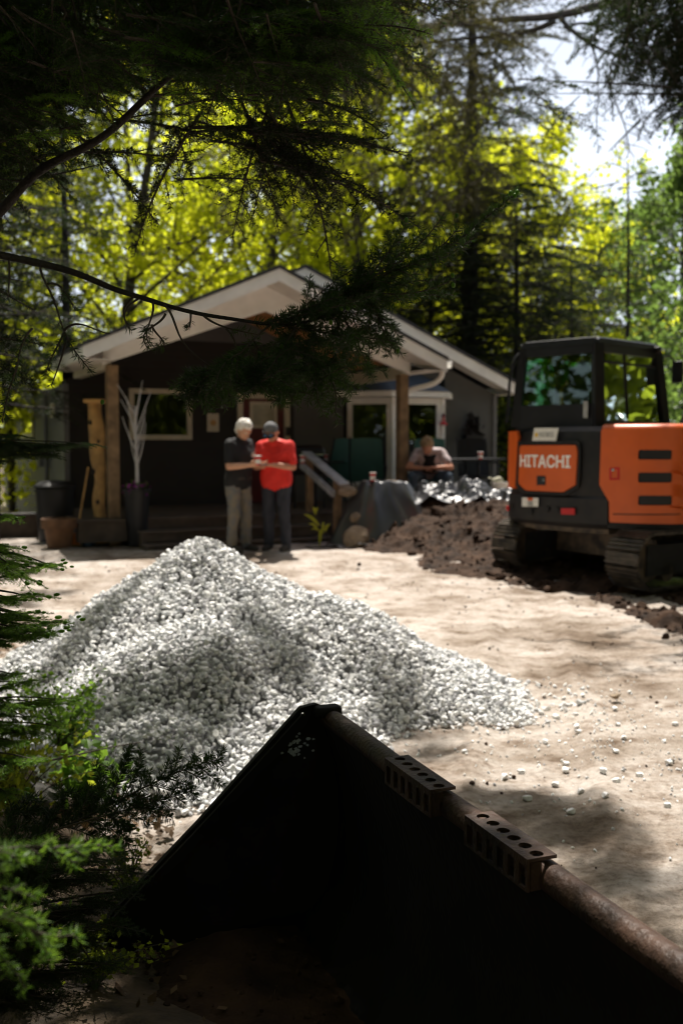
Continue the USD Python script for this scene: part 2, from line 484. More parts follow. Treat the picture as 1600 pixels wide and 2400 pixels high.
# ------------------------------------------------------------------ dug-up soil: heap behind, apron under the excavator
def soil_h(x, y):
    x, y = np.asarray(x, float), np.asarray(y, float)
    p = np.stack([x, y, 0 * x], -1)

    def seg(ax, ay, bx, by):
        t = np.clip(((x - ax) * (bx - ax) + (y - ay) * (by - ay)) / ((bx - ax) ** 2 + (by - ay) ** 2), 0, 1)
        return np.hypot(x - ax - t * (bx - ax), y - ay - t * (by - ay))
    h = .74 - .62 * seg(1.25, 13.45, 2.6, 13.1) ** 1.15
    h = np.maximum(h, .50 - .5 * seg(1.0, 12.9, 2.4, 12.3))
    apron = .10 - .22 * np.maximum(0, seg(2.0, 11.6, 5.5, 9.0) - 1.05)
    apron = np.minimum(apron, .10)
    h = np.maximum(h, apron)
    h = np.maximum(h, .10 - .5 * np.maximum(0, seg(2.55, 9.3, 2.85, 7.1) - .10))
    rough = (meshkit.fbm(p * 2.2, 3, 31) - .5) * .22 + np.abs(meshkit.fbm(p * 7.5, 4, 33) - .5) * .20 + (meshkit.fbm(p * 19, 2, 36) - .5) * .07 - .03
    return gz(x, y) + h * .95 + rough * np.clip(h * 3 + .35, .2, 1) - .055


sx, sy = np.arange(-.3, 8.0, .03), np.arange(6.2, 15.2, .03)
top('dug_soil', grid_mesh(sx, sy, lambda X, Y: np.maximum(soil_h(X, Y), gz(X, Y) - .06)), 'soil', kind='structure', smooth=True)

# ------------------------------------------------------------------ gravel heap
def pile_h(x, y):
    x, y = np.asarray(x, float), np.asarray(y, float)
    p = np.stack([x, y, 0 * x], -1)

    def cone(cx, cy, h, sx, sy, rot=0.0, sl=.62):
        c, s = math.cos(rot), math.sin(rot)
        u, v = (x - cx) * c + (y - cy) * s, -(x - cx) * s + (y - cy) * c
        d = np.sqrt((u / sx) ** 2 + (v / sy) ** 2 + .012)
        return h + sl * .11 - sl * d
    hs = [cone(-.84, 6.15, .84, 1.0, 1.0), cone(-.80, 5.15, .56, 1.05, .95), cone(-.15, 5.95, .56, 1.15, .95), cone(.25, 5.65, .27, 1.38, .8, -.15, .52),
          cone(-1.15, 6.0, .38, .95, 1.0), cone(-1.15, 4.85, .30, 1.0, .95), cone(-.75, 4.45, .20, 1.3, .95, 0, .45), cone(.58, 5.75, .10, 1.5, 1.0, -.1, .35)]
    k = 26.0
    h = np.log(sum(np.exp(k * q) for q in hs)) / k
    h = h + (meshkit.fbm(p * 2.1, 3, 41) - .5) * .12 + (meshkit.fbm(p * 5.5, 2, 43) - .5) * .05
    return h


gxs, gys = np.arange(-3.0, 2.4, .04), np.arange(3.6, 8.4, .04)
heap = thing('gravel_heap', 'big pointed heap of loose white gravel dumped on the dirt driveway', 'gravel heap', (0, 0, 0))
part('heap_core', grid_mesh(gxs, gys, lambda X, Y: gz(X, Y) - .035 + np.maximum(pile_h(X, Y) - .012, -.03)), 'gravel_core', heap, True)

rng = np.random.default_rng(5)


def stone(seed, s):
    r = np.random.default_rng(seed)
    m = trimesh.creation.icosphere(subdivisions=1)
    v = np.array(m.vertices)
    for _ in range(9):
        d = unit(r.normal(size=3))
        c = r.uniform(.52, .85)
        e = v @ d
        v = v - np.outer(np.maximum(0, e - c), d)
    return trimesh.Trimesh(v * np.array(s), m.faces, process=False)


stones = [(stone(1, (1, .8, .65)), 'gravel_a'), (stone(2, (1.05, .75, .75)), 'gravel_b'), (stone(3, (.95, .85, .6)), 'gravel_c'), (stone(4, (1.1, .7, .6)), 'gravel_a'),
          (stone(5, (.9, .9, .7)), 'gravel_b'), (stone(6, (1.1, .8, .55)), 'gravel_c'), (stone(7, (1, .75, .7)), 'gravel_d')]
N = 86000
sxp, syp = rng.uniform(-2.9, 2.0, N), rng.uniform(3.5, 8.2, N)
hh = pile_h(sxp, syp)
edge = rng.uniform(-.06, .02, N)
keep = hh > np.where(rng.random(N) < .80, .004, -.075 + .0 * edge)
keep &= ~((hh < .004) & (rng.random(N) < .50 - hh * 6))
back = syp > 6.75
keep &= ~(back & (rng.random(N) < .5))
sxp, syp, hh = sxp[keep], syp[keep], np.maximum(hh[keep], 0)
n = len(sxp)
rad = np.clip(rng.lognormal(math.log(.0126), .34, n), .006, .027)
pz = gz(sxp, syp) + hh + rng.uniform(-.022, .014, n) * (hh > .02) + rad * .35
instancer('stones', heap, stones, np.stack([sxp, syp, pz], 1), rand_rot(n, rng), np.stack([rad * rng.uniform(.85, 1.2, n), rad, rad], 1), rng.choice(7, n, p=[.19, .18, .17, .14, .14, .09, .09]))

# stones that rolled off the heap onto the drive: the larger ones one by one
spots = [(1.25, 5.0), (1.45, 5.15), (1.6, 4.9), (1.35, 4.7), (1.1, 4.75), (1.75, 5.2), (1.55, 5.5), (1.9, 4.75), (1.05, 4.5), (1.5, 4.55), (1.25, 4.3), (.95, 4.25), (1.1, 4.05), (1.3, 4.0), (1.75, 4.4),
         (.85, 4.5), (1.0, 4.95), (1.3, 5.35), (1.45, 5.7), (1.7, 5.85), (.7, 4.4), (.75, 4.15), (1.95, 5.5), (2.1, 5.0), (2.25, 4.6), (1.95, 4.2), (1.6, 3.9), (.9, 3.95), (1.2, 5.15), (1.02, 4.62), (1.42, 4.88), (.62, 4.62), (1.33, 4.42), (1.15, 4.42), (1.02, 4.12),
         (-1.55, 4.35), (-1.42, 4.6), (-1.7, 4.75), (-1.95, 5.15), (-1.8, 5.3)]
first = None
for i, (x, y) in enumerate(spots):
    x, y = x + rng.uniform(-.04, .04), y + rng.uniform(-.05, .05)
    r = rng.uniform(.015, .026)
    z = float(gz(x, y)) + r * .45
    lab = 'single white gravel stone lying on the bare ground away from the heap'
    if first is None:
        first = thing('gravel_stone', lab, 'stone', (x, y, z), 0.3, 'white stones scattered beside the gravel heap', (r, r, r))
        part('stone_body', stones[0][0], 'gravel_a', first)
    else:
        copy_thing(first, (x, y, z), float(rng.uniform(0, 6.28)), scale=(r * rng.uniform(.8, 1.2), r, r))
n = 700
a = rng.uniform(0, 1, n)
cx, cy = rng.normal(1.25, .55, n), rng.normal(4.95, .7, n)
kk = (pile_h(cx, cy) < .0)
cx, cy = cx[kk], cy[kk]
n = len(cx)
r = rng.uniform(.004, .0105, n)
instancer('stone_chips', None, stones, np.stack([cx, cy, gz(cx, cy) + r * .4], 1), rand_rot(n, rng), r, rng.integers(0, 7, n), 'small white gravel chips sprinkled over the dirt beside the heap', 'gravel')
# dirt crumbs over the drive
n = 2600
cx, cy = rng.uniform(-3.5, 6, n), rng.uniform(3.0, 11.5, n)
near_soil = np.exp(-np.abs(soil_h(cx, cy) - gz(cx, cy) + .1) * 8)
kk = (pile_h(cx, cy) < -.02) & (rng.random(n) < .25 + near_soil)
cx, cy = cx[kk], cy[kk]
n = len(cx)
r = rng.lognormal(math.log(.008), .5, n)
instancer('dirt_crumbs', None, [(stones[i][0], 'soil') for i in range(4)], np.stack([cx, cy, gz(cx, cy) + r * .35], 1), rand_rot(n, rng), r, rng.integers(0, 4, n), 'small brown crumbs of soil scattered over the driveway', 'soil')
# clods on the dug soil
n = 9000
cx, cy = rng.uniform(0, 6.5, n), rng.uniform(6.8, 14.3, n)
kk = soil_h(cx, cy) - gz(cx, cy) > -.01
cx, cy = cx[kk], cy[kk]
n = len(cx)
r = np.clip(rng.lognormal(math.log(.013), .75, n), .004, .07)
instancer('soil_clods', None, [(stones[i][0], 'soil') for i in range(4)], np.stack([cx, cy, soil_h(cx, cy) + r * .2], 1), rand_rot(n, rng), r, rng.integers(0, 4, n), 'dark clods of loose soil over the heap beside the excavator', 'soil')
# one brown stone on the drive
o = thing('dirt_lump', 'flat brown lump of earth lying alone on the pale driveway', 'earth lump', G(1442, 1640) + [0, 0, .02], .4, None, (.045, .03, .018))
part('lump_body', stone(12, (1, 1, 1)), 'rock_brown', o)

# ------------------------------------------------------------------ loader bucket in the foreground (inside faces the camera)
BA = G(765, 1655, .70)          # far top corner
BB = G(1600, 2230, .70)
bx = unit((BB - BA) * [1, 1, 0])            # along the back wall
by = np.array([bx[1], -bx[0], 0])            # towards the open front (left)
if by[0] > 0:
    by = -by
bucket = thing('loader_bucket', 'black steel loader bucket with rusty rounded top lip standing on the ground in front', 'loader bucket', (BA[0], BA[1], 0), math.atan2(bx[1], bx[0]))
# local frame: x along the back wall, front is local -y when by = -perp ... resolve the sign
sgn = 1.0 if np.dot(by, [-bx[1], bx[0], 0]) > 0 else -1.0
BW = 1.95


def shell_profile():
    """(front distance, height) from the lip over the curved back to the cutting edge"""
    pts = [(.02, .665), (-.02, .52), (-.035, .36), (-.015, .2), (.05, .085), (.16, .03), (.30, .018), (.72, .012)]
    return spline(pts, 26)


prof = shell_profile()
th = .012
outer = prof + np.stack([-np.gradient(prof[:, 1]), np.gradient(prof[:, 0])], 1) / np.linalg.norm(np.gradient(prof, axis=0), axis=1)[:, None] * -th
ring = np.vstack([prof, outer[::-1]])
m = MB()
k = len(ring)
v = np.vstack([np.stack([np.full(k, x), sgn * ring[:, 0], ring[:, 1]], 1) for x in np.linspace(0.012, BW, 12)])
f = []
for s in range(11):
    for j in range(k):
        f.append([s * k + j, s * k + (j + 1) % k, (s + 1) * k + (j + 1) % k, (s + 1) * k + j])
m.add(v, f)
part('shell', m, 'dark_steel', bucket, 40)
# far side plate: flat plate with a chamfered top corner and a bolt hole
side = sg.Polygon([(-.05, .10), (-.045, .60), (-.012, .69), (.035, .712), (.085, .705), (.40, .40), (.66, .165), (.74, .03), (.72, .0), (.15, .0), (.0, .04)])
side = side.difference(sg.Point(.078, .683).buffer(.0075))
ext = extrude(side, .02)
v = np.array(ext.vertices)
vv = np.stack([v[:, 2] - .012, sgn * v[:, 0], v[:, 1]], 1)
part('side_plate', trimesh.Trimesh(vv, ext.faces if sgn < 0 else ext.faces[:, ::-1], process=False), 'dark_steel', bucket)
# inner edge strip of the side plate
m = MB()
for a, b in (((.075, .70), (.40, .392)), ((.40, .392), (.66, .158))):
    m.bar((.022, sgn * a[0], a[1] - .02), (.022, sgn * b[0], b[1] - .02), .03, .012, (1, 0, 0))
part('edge_strip', m, 'dark_steel', bucket)
# rounded rusty lip along the top
xs_ = np.linspace(.01, BW, 60)
lip_r = .029
pts = np.stack([xs_, np.full(60, sgn * -.004) + .003 * np.sin(xs_ * 5), .664 + .003 * np.sin(xs_ * 7 + 1)], 1)
part('rounded_lip', MB().tube(pts, lip_r, 20), 'rust_steel', bucket, 50)
ww = MB()
ww.tm(man_tm(rbox((.05, .085, .035), .012).translate((.02, sgn * .005, .690))))
part('corner_block', ww, 'dark_steel', bucket)


def on_lip(px, py):
    q = G(px, py, .71)
    return float((q - BA) @ bx)


for (p0, p1, nh) in (((928, 1772), (1072, 1842), 6), ((1133, 1902), (1326, 1998), 6)):
    x0, x1 = on_lip(*p0), on_lip(*p1)
    L = x1 - x0
    dp = .040
    plate = sg.box(0, -.026, L, dp)
    for i in range(nh):
        cxh = L * (i + .55) / nh
        plate = plate.difference(sg.Point(cxh, dp * .2).buffer(.0135))
    e = extrude(plate, .007)
    v = np.array(e.vertices)
    st = part('step_bracket', trimesh.Trimesh(np.stack([x0 + v[:, 0], sgn * (v[:, 1] + .012), v[:, 2] + .702], 1), e.faces if sgn > 0 else e.faces[:, ::-1], process=False), 'rust_steel', bucket,
              label='rusty step bracket with a row of holes on the bucket lip, ' + ('nearer the far corner' if x0 < .7 else 'nearer the camera'))
    front = sg.box(0, 0, L, .058)
    for i in range(nh):
        c = L * (i + .55) / nh
        front = front.difference(sg.box(c - .0085, .012, c + .0085, .049).buffer(.003))
    e = extrude(front, .006)
    v = np.array(e.vertices)
    part('slotted_plate', trimesh.Trimesh(np.stack([x0 + v[:, 0], sgn * (dp + .006 + v[:, 2]), .702 - v[:, 1]], 1), e.faces, process=False), 'rust_steel', st)
    for xx in (x0 + .003, x1 - .003):
        mb = MB()
        mb.box((xx - .003, min(sgn * .02, sgn * (dp + .004)), .645), (xx + .003, max(sgn * .02, sgn * (dp + .004)), .7005))
        part('end_cheek', mb, 'rust_steel', st)
# scraped bare-metal flecks near the far corner, dirt on the floor
r2 = np.random.default_rng(8)
mb = MB()
for i in range(26):
    y, z = .10 + r2.normal(0, .03), .60 + r2.normal(0, .022)
    s = r2.uniform(.003, .010)
    q = np.array([[0, math.cos(t) * s * r2.uniform(.6, 1.3), math.sin(t) * s * r2.uniform(.5, 1)] for t in np.linspace(0, 6.28, 7)[:-1]]) + [.0095, sgn * y, z]
    mb.add(np.vstack([q, q.mean(0)]), [[i_, (i_ + 1) % 6, 6] for i_ in range(6)])
part('paint_chips', mb, 'steel_fleck', bucket, False)
X = np.linspace(.03, BW - .02, 90)
Yf = np.linspace(.08, .95, 60)
XX, YY = np.meshgrid(X, Yf, indexing='ij')
ZZ = .03 + .07 * np.exp(-((YY - .35) / .25) ** 2) * (meshkit.fbm(np.stack([XX * 3, YY * 3, 0 * XX], -1), 4, 51)) + .03 * (meshkit.fbm(np.stack([XX * 14, YY * 14, 0 * XX], -1), 3, 52) - .5) - .05 * smooth01(.7, .95, YY)
v = np.stack([XX, sgn * YY, ZZ], -1).reshape(-1, 3)
i = np.arange(89)[:, None] * 60
j = np.arange(59)[None]
q = np.stack([i + j, i + 60 + j, i + 61 + j, i + j + 1], -1).reshape(-1, 4)
if sgn < 0:
    q = q[:, ::-1]
soilb = top('bucket_soil', trimesh.Trimesh(np.c_[BA[0] + bx[0] * v[:, 0] - bx[1] * v[:, 1], BA[1] + bx[1] * v[:, 0] + bx[0] * v[:, 1], v[:, 2]], np.vstack([q[:, [0, 1, 2]], q[:, [0, 2, 3]]]), process=False), 'soil',
             'layer of brown dirt lying on the floor inside the loader bucket', 'dirt', smooth=True)
n = 500
lx, ly = r2.uniform(.05, 1.5, n), r2.uniform(.12, .85, n)
px_, py_ = BA[0] + bx[0] * lx - bx[1] * sgn * ly, BA[1] + bx[1] * lx + bx[0] * sgn * ly
rr = np.clip(r2.lognormal(math.log(.007), .5, n), .003, .02)
instancer('bucket_crumbs', None, [(stones[i][0], 'soil') for i in range(4)], np.stack([px_, py_, .045 + rr * .6 + .02 * r2.random(n)], 1), rand_rot(n, r2), rr, r2.integers(0, 4, n), 'loose crumbs of earth on the floor of the loader bucket', 'dirt')
# ------------------------------------------------------------------ house (local x along the front, y into the depth)
house = thing('house', 'grey sided bungalow with white gabled porch roof, bay window and wooden deck', 'house', HO, HA)
GZ = .15
RS = .43                      # roof slope
MX0, MX1, MYF, MYB = -.26, 7.42, 2.2, 10.5
RIDGE = 3.5


def wall_top(x):
    return 4.05 - RS * abs(x - RIDGE)


wall = part('wall', MB().box((MX0 + .02, MYF + .03, .1), (MX0 + .12, MYB, 2.36)).box((MX1 - .12, MYF + .03, .1), (MX1 - .02, MYB, 2.36)).box((MX0 + .12, MYB - .1, .1), (MX1 - .12, MYB, 2.36)), 'siding_grey', house, False)
gable = sg.Polygon([(MX0 + .03, .1), (MX1 - .03, .1), (MX1 - .03, wall_top(MX1)), (RIDGE, wall_top(RIDGE) - .0), (MX0 + .03, wall_top(MX0))])
openings = sg.MultiPolygon([sg.box(.72, 1.53, 1.71, 2.32), sg.box(2.47, .5, 3.37, 2.28), sg.box(4.36, .55, 6.34, 2.6)])
part('gable_wall', xz_plate(gable.difference(openings), MYF + .02, MYF + .10), 'siding_grey', wall, False)
# lap boards on the front, each its own board, cut round the openings
z, H_ = .46, .105
while z < 4.0:
    strip = sg.box(MX0, z, MX1, z + H_ + .012).intersection(gable).difference(openings.buffer(.0))
    halves = [strip.intersection(sg.box(-9, 0, 3.45, 9)), strip.intersection(sg.box(3.454, 0, 19, 9))]
    for g in [g_ for h_ in halves for g_ in getattr(h_, 'geoms', [h_])]:
        if g.area < .004 or g.geom_type != 'Polygon':
            continue
        e = extrude(g, .016)
        v = np.array(e.vertices)
        yy = MYF - (v[:, 2] * np.clip(1 - (v[:, 1] - z) / (H_ + .012), 0, 1) * .95 + v[:, 2] * .02) + .012
        part('siding_board', trimesh.Trimesh(np.stack([v[:, 0], yy, v[:, 1]], 1), e.faces[:, ::-1], process=False), 'siding_shaded' if v[:, 0].max() < 3.46 and z < 3.0 else 'siding_grey', wall, False)  # boards under the porch roof carry its shade in their colour
    z += H_
# left side wall boards
z = .46
wins = sg.box(5.42, 1.58, 6.9, 2.12)
while z < 2.34:
    strip = sg.box(MYF, z, MYB, min(z + H_ + .012, 2.4)).difference(wins)
    for g in getattr(strip, 'geoms', [strip]):
        e = extrude(g, .016)
        v = np.array(e.vertices)
        xx = MX0 - (v[:, 2] * np.clip(1 - (v[:, 1] - z) / (H_ + .012), 0, 1) * .95) + .012
        part('siding_board', trimesh.Trimesh(np.stack([xx, v[:, 0], v[:, 1]], 1), e.faces, process=False), 'siding_grey', wall, False)
    z += H_
part('corner_board', MB().box((MX1 - .07, MYF - .022, .45), (MX1 + .008, MYF + .05, 2.37)), 'corner_grey', wall, False)
part('corner_board', MB().box((MX0 - .012, MYF - .022, .45), (MX0 + .07, MYF + .05, 2.37)), 'corner_grey', wall, False)
part('foundation', MB().box((MX0 + .03, MYF + .02, -.1), (MX1 - .03, MYB - .02, .46)), 'foundation', house, False)
part('interior', MB().box((MX0 + .2, MYF + .5, .3), (MX1 - .2, MYF + .52, 2.6)), 'room_dark', house, False)


def roof_slab(x0, x1, xr, zr, y0, y1, th=.05, sl=RS):
    """two slopes, ridge at xr with top height zr"""
    m = MB()
    for xe in (x0, x1):
        ze = zr - sl * abs(xe - xr)
        q = np.array([(xr, y0, zr), (xe, y0, ze), (xe, y1, ze), (xr, y1, zr)])
        w = q - [0, 0, th]
        m.add(np.vstack([q, w]), [[0, 1, 2, 3], [7, 6, 5, 4], [0, 4, 5, 1], [1, 5, 6, 2], [2, 6, 7, 3], [3, 7, 4, 0]])
    return m


def rake(x0, x1, xr, zr, y0, y1, h, sl=RS):
    """board pair following the slopes, top edge at zr - sl|x-xr|"""
    z0, z1 = zr - sl * abs(x0 - xr), zr - sl * abs(x1 - xr)
    return xz_plate(sg.Polygon([(x0, z0), (xr, zr), (x1, z1), (x1, z1 - h), (xr, zr - h), (x0, z0 - h)]), y0, y1)


# main roof
roof = part('roof', roof_slab(MX0 + .28, MX1 + .25, RIDGE, 4.34, 1.78, MYB + .4), 'shingle', house, False)
part('rake_board', rake(MX0 + .29, MX1 + .24, RIDGE, 4.285, 1.80, 1.835, .19), 'white_paint', roof, False)
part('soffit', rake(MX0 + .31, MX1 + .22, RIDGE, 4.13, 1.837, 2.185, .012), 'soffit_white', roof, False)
ze = 4.285 - RS * 4.16
part('eave_board', MB().box((MX1 + .21, 1.836, ze - .15), (MX1 + .238, MYB + .38, ze - .005)), 'white_paint', roof, False)
part('eave_soffit', MB().box((MX1 + .0, 1.837, ze - .15), (MX1 + .209, MYB, ze - .138)), 'soffit_white', roof, False)
# shingle courses along the visible slopes: thin steps
part('vent_pipe', MB().tube([(-.1, 3.4, 2.7), (-.1, 3.4, 3.05)], .05, 10), 'black_plastic', roof)

# porch roof
PX, PZ, PS = 2.15, 3.87, .435
proof_ = part('porch_roof', roof_slab(-.47, 4.77, PX, PZ, -.54, 6.0, .05, PS), 'shingle', house, False)
part('rake_board', rake(-.46, 4.76, PX, PZ - .052, -.525, -.49, .165, PS), 'white_paint', proof_, False)
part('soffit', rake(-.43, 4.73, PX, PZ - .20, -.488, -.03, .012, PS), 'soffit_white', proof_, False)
zb = lambda x: PZ - .215 - PS * abs(x - PX)
part('gable_beam', xz_plate(sg.Polygon([(-.12, 2.50), (PX, 3.31), (4.42, 2.50), (4.42, zb(4.42)), (PX, zb(PX)), (-.12, zb(-.12))]), -.03, .045), 'white_paint', proof_, False)
ez = PZ - .055 - PS * 2.61
part('eave_board', MB().box((-.46, -.489, ez - .15), (-.435, 2.0, ez - .0)), 'white_paint', proof_, False)
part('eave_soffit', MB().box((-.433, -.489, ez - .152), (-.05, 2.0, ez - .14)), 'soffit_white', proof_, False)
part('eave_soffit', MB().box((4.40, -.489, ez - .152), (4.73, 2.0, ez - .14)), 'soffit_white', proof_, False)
g = xz_plate(sg.Polygon([(4.74, ez - .12), (4.85, ez - .11), (4.865, ez + .005), (4.855, ez + .005), (4.84, ez - .095), (4.75, ez - .105), (4.75, ez), (4.74, ez)]), -.5, 1.9)
part('gutter', g, 'white_paint', proof_, False)
dsp = spline([(4.80, -.30, ez - .11), (4.80, -.30, ez - .20), (4.74, -.26, ez - .29), (4.55, -.14, ez - .37), (4.40, -.02, ez - .43), (4.385, .0, ez - .5)], 20)
part('downspout', MB().tube(dsp, .038, 10), 'white_paint', proof_, 50)
# cedar ceiling boards, each running back to the wall
for side_ in (-1, 1):
    for i in range(22):
        a, b = i * .1, i * .1 + .096
        xa, xb = PX + side_ * a, PX + side_ * b
        za, zb_ = PZ - .235 - PS * a, PZ - .235 - PS * b
        q = np.array([(xa, .05, za), (xb, .05, zb_), (xb, 2.18, zb_), (xa, 2.18, za)])
        w = q + [0, 0, .012]
        part('ceiling_board', MB().add(np.vstack([q, w]), [[0, 3, 2, 1], [4, 5, 6, 7], [0, 1, 5, 4], [1, 2, 6, 5], [2, 3, 7, 6], [3, 0, 4, 7]]), 'cedar', proof_, False)
for x in (-.06, 4.36):
    part('side_beam', MB().box((x - .06, .05, 2.44), (x + .06, 2.15, 2.62)), 'trim_cream', proof_, False)
for x in (0.0, 4.3):
    part('porch_post', man_tm(rbox((.145, .145, 2.42), .008).translate((x, 0, 1.285))), 'post_wood', house, 30)

# deck and steps
deck = part('deck', MB().box((-.5, -.2, .2), (7.9, -.17, .455)).box((-.5, -.165, .2), (-.47, 2.15, .455)).box((7.87, -.165, .2), (7.9, 2.15, .455)), 'deck_wood', house, False)
for i in range(17):
    y0 = -.22 + i * .142
    part('deck_board', MB().box((-.52, y0, .458), (7.92, y0 + .136, .496)), 'deck_wood', deck, False)
for i, (y0, zt) in enumerate(((-.52, .345), (-.86, .195))):
    st = part('step', MB().box((.25, y0 + .02, zt - .14), (2.95, y0 + .045, zt - .03)), 'deck_wood', deck, False)
    for j in range(2):
        part('tread_board', MB().box((.22, y0 + j * .15, zt - .028), (2.98, y0 + j * .15 + .142, zt)), 'deck_wood', st, False)
for x in (.24, 2.93):
    prof_ = sg.Polygon([(-.20, .05), (-.20, .45), (-.21, .31), (-.52, .31), (-.52, .16), (-.86, .16), (-.86, .05)])
    e = extrude(prof_.buffer(0), .035)
    v = np.array(e.vertices)
    part('stringer', trimesh.Trimesh(np.stack([x + v[:, 2], v[:, 0], v[:, 1]], 1), e.faces, process=False), 'deck_wood', deck, False)

rail = part('stair_railing', MB().bar((2.80, .12, 1.345), (2.80, -1.20, .925), .14, .035), 'rail_wood', house, False)
part('rail_board', MB().bar((2.70, .08, 1.17), (2.70, -1.06, .80), .035, .09), 'rail_wood', rail, False)
part('rail_post', man_tm(rbox((.09, .09, .84), .006).translate((2.79, -.98, .55))), 'post_wood', rail, 30)
part('rail_post', man_tm(rbox((.09, .09, .80), .006).translate((2.79, -.02, .88))), 'post_wood', rail, 30)


def framed(name, x0, x1, z0, z1, y, fw, fmat, parent, mull=(), depth=.06, label=None):
    fr = sg.box(x0, z0, x1, z1).difference(sg.box(x0 + fw, z0 + fw, x1 - fw, z1 - fw))
    p = part(name, xz_plate(fr, y - depth / 2, y + depth / 2), fmat, parent, False, label)
    part('pane', MB().box((x0 + fw, y, z0 + fw), (x1 - fw, y + .006, z1 - fw)), 'house_glass', p, False)
    for mx in mull:
        part('mullion', MB().box((mx - .02, y - .02, z0 + fw), (mx + .02, y - .003, z1 - fw)), fmat, p, False)
    return p


framed('window', .72, 1.71, 1.53, 2.32, MYF, .075, 'trim_cream', house)
m = MB()
for (a, b, c, d) in ((2.47, 2.56, .5, 2.28), (3.28, 3.37, .5, 2.28)):
    m.box((a, MYF - .03, c), (b, MYF + .05, d))
m.box((2.561, MYF - .03, 2.20), (3.279, MYF + .05, 2.28))
door = part('door', xz_plate(sg.box(2.565, .51, 3.275, 2.195).difference(sg.box(2.70, 1.74, 3.13, 2.13)), MYF, MYF + .045), 'door_red', house, False)
part('door_frame', m, 'trim_cream', door, False)
part('window_trim', xz_plate(sg.box(2.68, 1.72, 3.15, 2.15).difference(sg.box(2.73, 1.77, 3.10, 2.10)), MYF - .02, MYF - .001), 'trim_cream', door, False)
part('curtain', MB().box((2.70, MYF + .02, 1.74), (3.13, MYF + .03, 2.13)), 'curtain', door, False)
part('handle', MB().tube([(3.2, MYF - .05, 1.42), (3.12, MYF - .05, 1.42)], .012, 8).tube([(3.2, MYF - .05, 1.42), (3.2, MYF, 1.42)], .012, 8), 'chrome_edge', door)
pl = part('wall_plaque', MB().box((1.96, MYF - .03, 1.66), (2.15, MYF - .012, 1.95)), 'trim_cream', house, False, label='small square cream plaque on the dark porch wall beside the door')
part('plaque_emblem', MB().tm(trimesh.creation.cylinder(.05, .008, sections=16), trimesh.transformations.translation_matrix((2.055, MYF - .033, 1.8)) @ trimesh.transformations.rotation_matrix(math.pi / 2, (1, 0, 0))), 'log_wood', pl)
part('wall_box', MB().box((3.30, MYF - .10, 1.60), (3.37, MYF - .031, 1.74)), 'black_plastic', house, False)
# left wall window
fr = sg.box(5.42, 1.58, 6.9, 2.12).difference(sg.box(5.50, 1.66, 6.82, 2.04))
e = extrude(fr, .05)
v = np.array(e.vertices)
sw = part('window', trimesh.Trimesh(np.stack([MX0 - .035 + v[:, 2], v[:, 0], v[:, 1]], 1), e.faces, process=False), 'trim_cream', house, False)
part('pane', MB().box((MX0, 5.5, 1.66), (MX0 + .006, 6.82, 2.04)), 'house_glass', sw, False)
part('meter_box', man_tm(rbox((.12, .22, .34), .02).translate((MX0 - .07, 4.1, 1.25))), 'corner_grey', house)
part('downpipe', MB().tube([(MX0 - .05, 3.7, .2), (MX0 - .05, 3.7, 2.3)], .035, 8), 'corner_grey', house)
part('vent_hood', MB().box((MX0 - .06, 2.95, 1.88), (MX0 - .014, 3.12, 2.10)), 'trim_cream', house, False)

# bay window
A, B, C_, D = (4.42, 2.17), (5.0, 1.66), (5.95, 1.66), (6.30, 2.17)
m = MB()
segs = [(A, B), (B, C_), (C_, D)]
for (p, q) in segs:
    p3, q3 = np.array([*p, 0]), np.array([*q, 0])
    m.bar(p3 + [0, 0, .78], q3 + [0, 0, .78], .05, .52)
bay = part('bay_window', m, 'white_paint', house, False)
for (p, q) in segs:
    p, q = np.array(p), np.array(q)
    d = unit(q - p)
    L = np.linalg.norm(q - p)
    nrm = np.array([d[1], -d[0]])
    fr = sg.box(.002, 1.045, L - .002, 2.235).difference(sg.box(.10 if L > .8 else .085, 1.13, L - (.10 if L > .8 else .085), 2.13))
    e = extrude(fr, .06)
    v = np.array(e.vertices)
    xy = p + v[:, :1] * d + (v[:, 2:] - .03) * nrm
    fp = part('frame', trimesh.Trimesh(np.c_[xy, v[:, 1]], e.faces, process=False), 'white_paint', bay, False)
    a3, b3 = np.array([*(p + d * .08), 0]), np.array([*(p + d * (L - .08)), 0])
    part('pane', MB().bar(a3 + [0, 0, 1.63], b3 + [0, 0, 1.63], .006, 1.02), 'house_glass', bay, False)
for c in (B, C_):
    part('mullion_post', MB().tube([(*c, .55), (*c, 2.236)], .048, 8), 'white_paint', bay)
hull = lambda s, zz: np.array([(4.42 - s * 1.6, 2.18, zz), (5.0 - s * .55, 1.66 - s, zz), (5.95 + s * .55, 1.66 - s, zz), (6.30 + s * 1.4, 2.18, zz)])
e0, e1, e2 = hull(.13, 2.25), hull(.13, 2.345), np.array([(5.05, 2.18, 2.72), (5.75, 2.18, 2.72)])
m = MB()
m.add(np.vstack([e0, e1]), [[0, 1, 5, 4], [1, 2, 6, 5], [2, 3, 7, 6], [3, 2, 1, 0], [4, 5, 6, 7]])
part('bay_eave', m, 'white_paint', bay, False)
r1 = hull(.15, 2.35)
part('bay_roof', MB().add(np.vstack([r1, e2]), [[0, 1, 4], [1, 2, 5], [2, 3, 5], [1, 5, 4]]).add(np.vstack([r1]), [[0, 1, 2], [0, 2, 3]]), 'bay_metal', bay, False)
# room behind the bay
part('bay_room', MB().box((4.36, MYF + .4, .5), (6.4, MYF + .42, 2.6)), 'room_dark', house, False)


def hloc(t, s, z):
    return W(t, s, z)


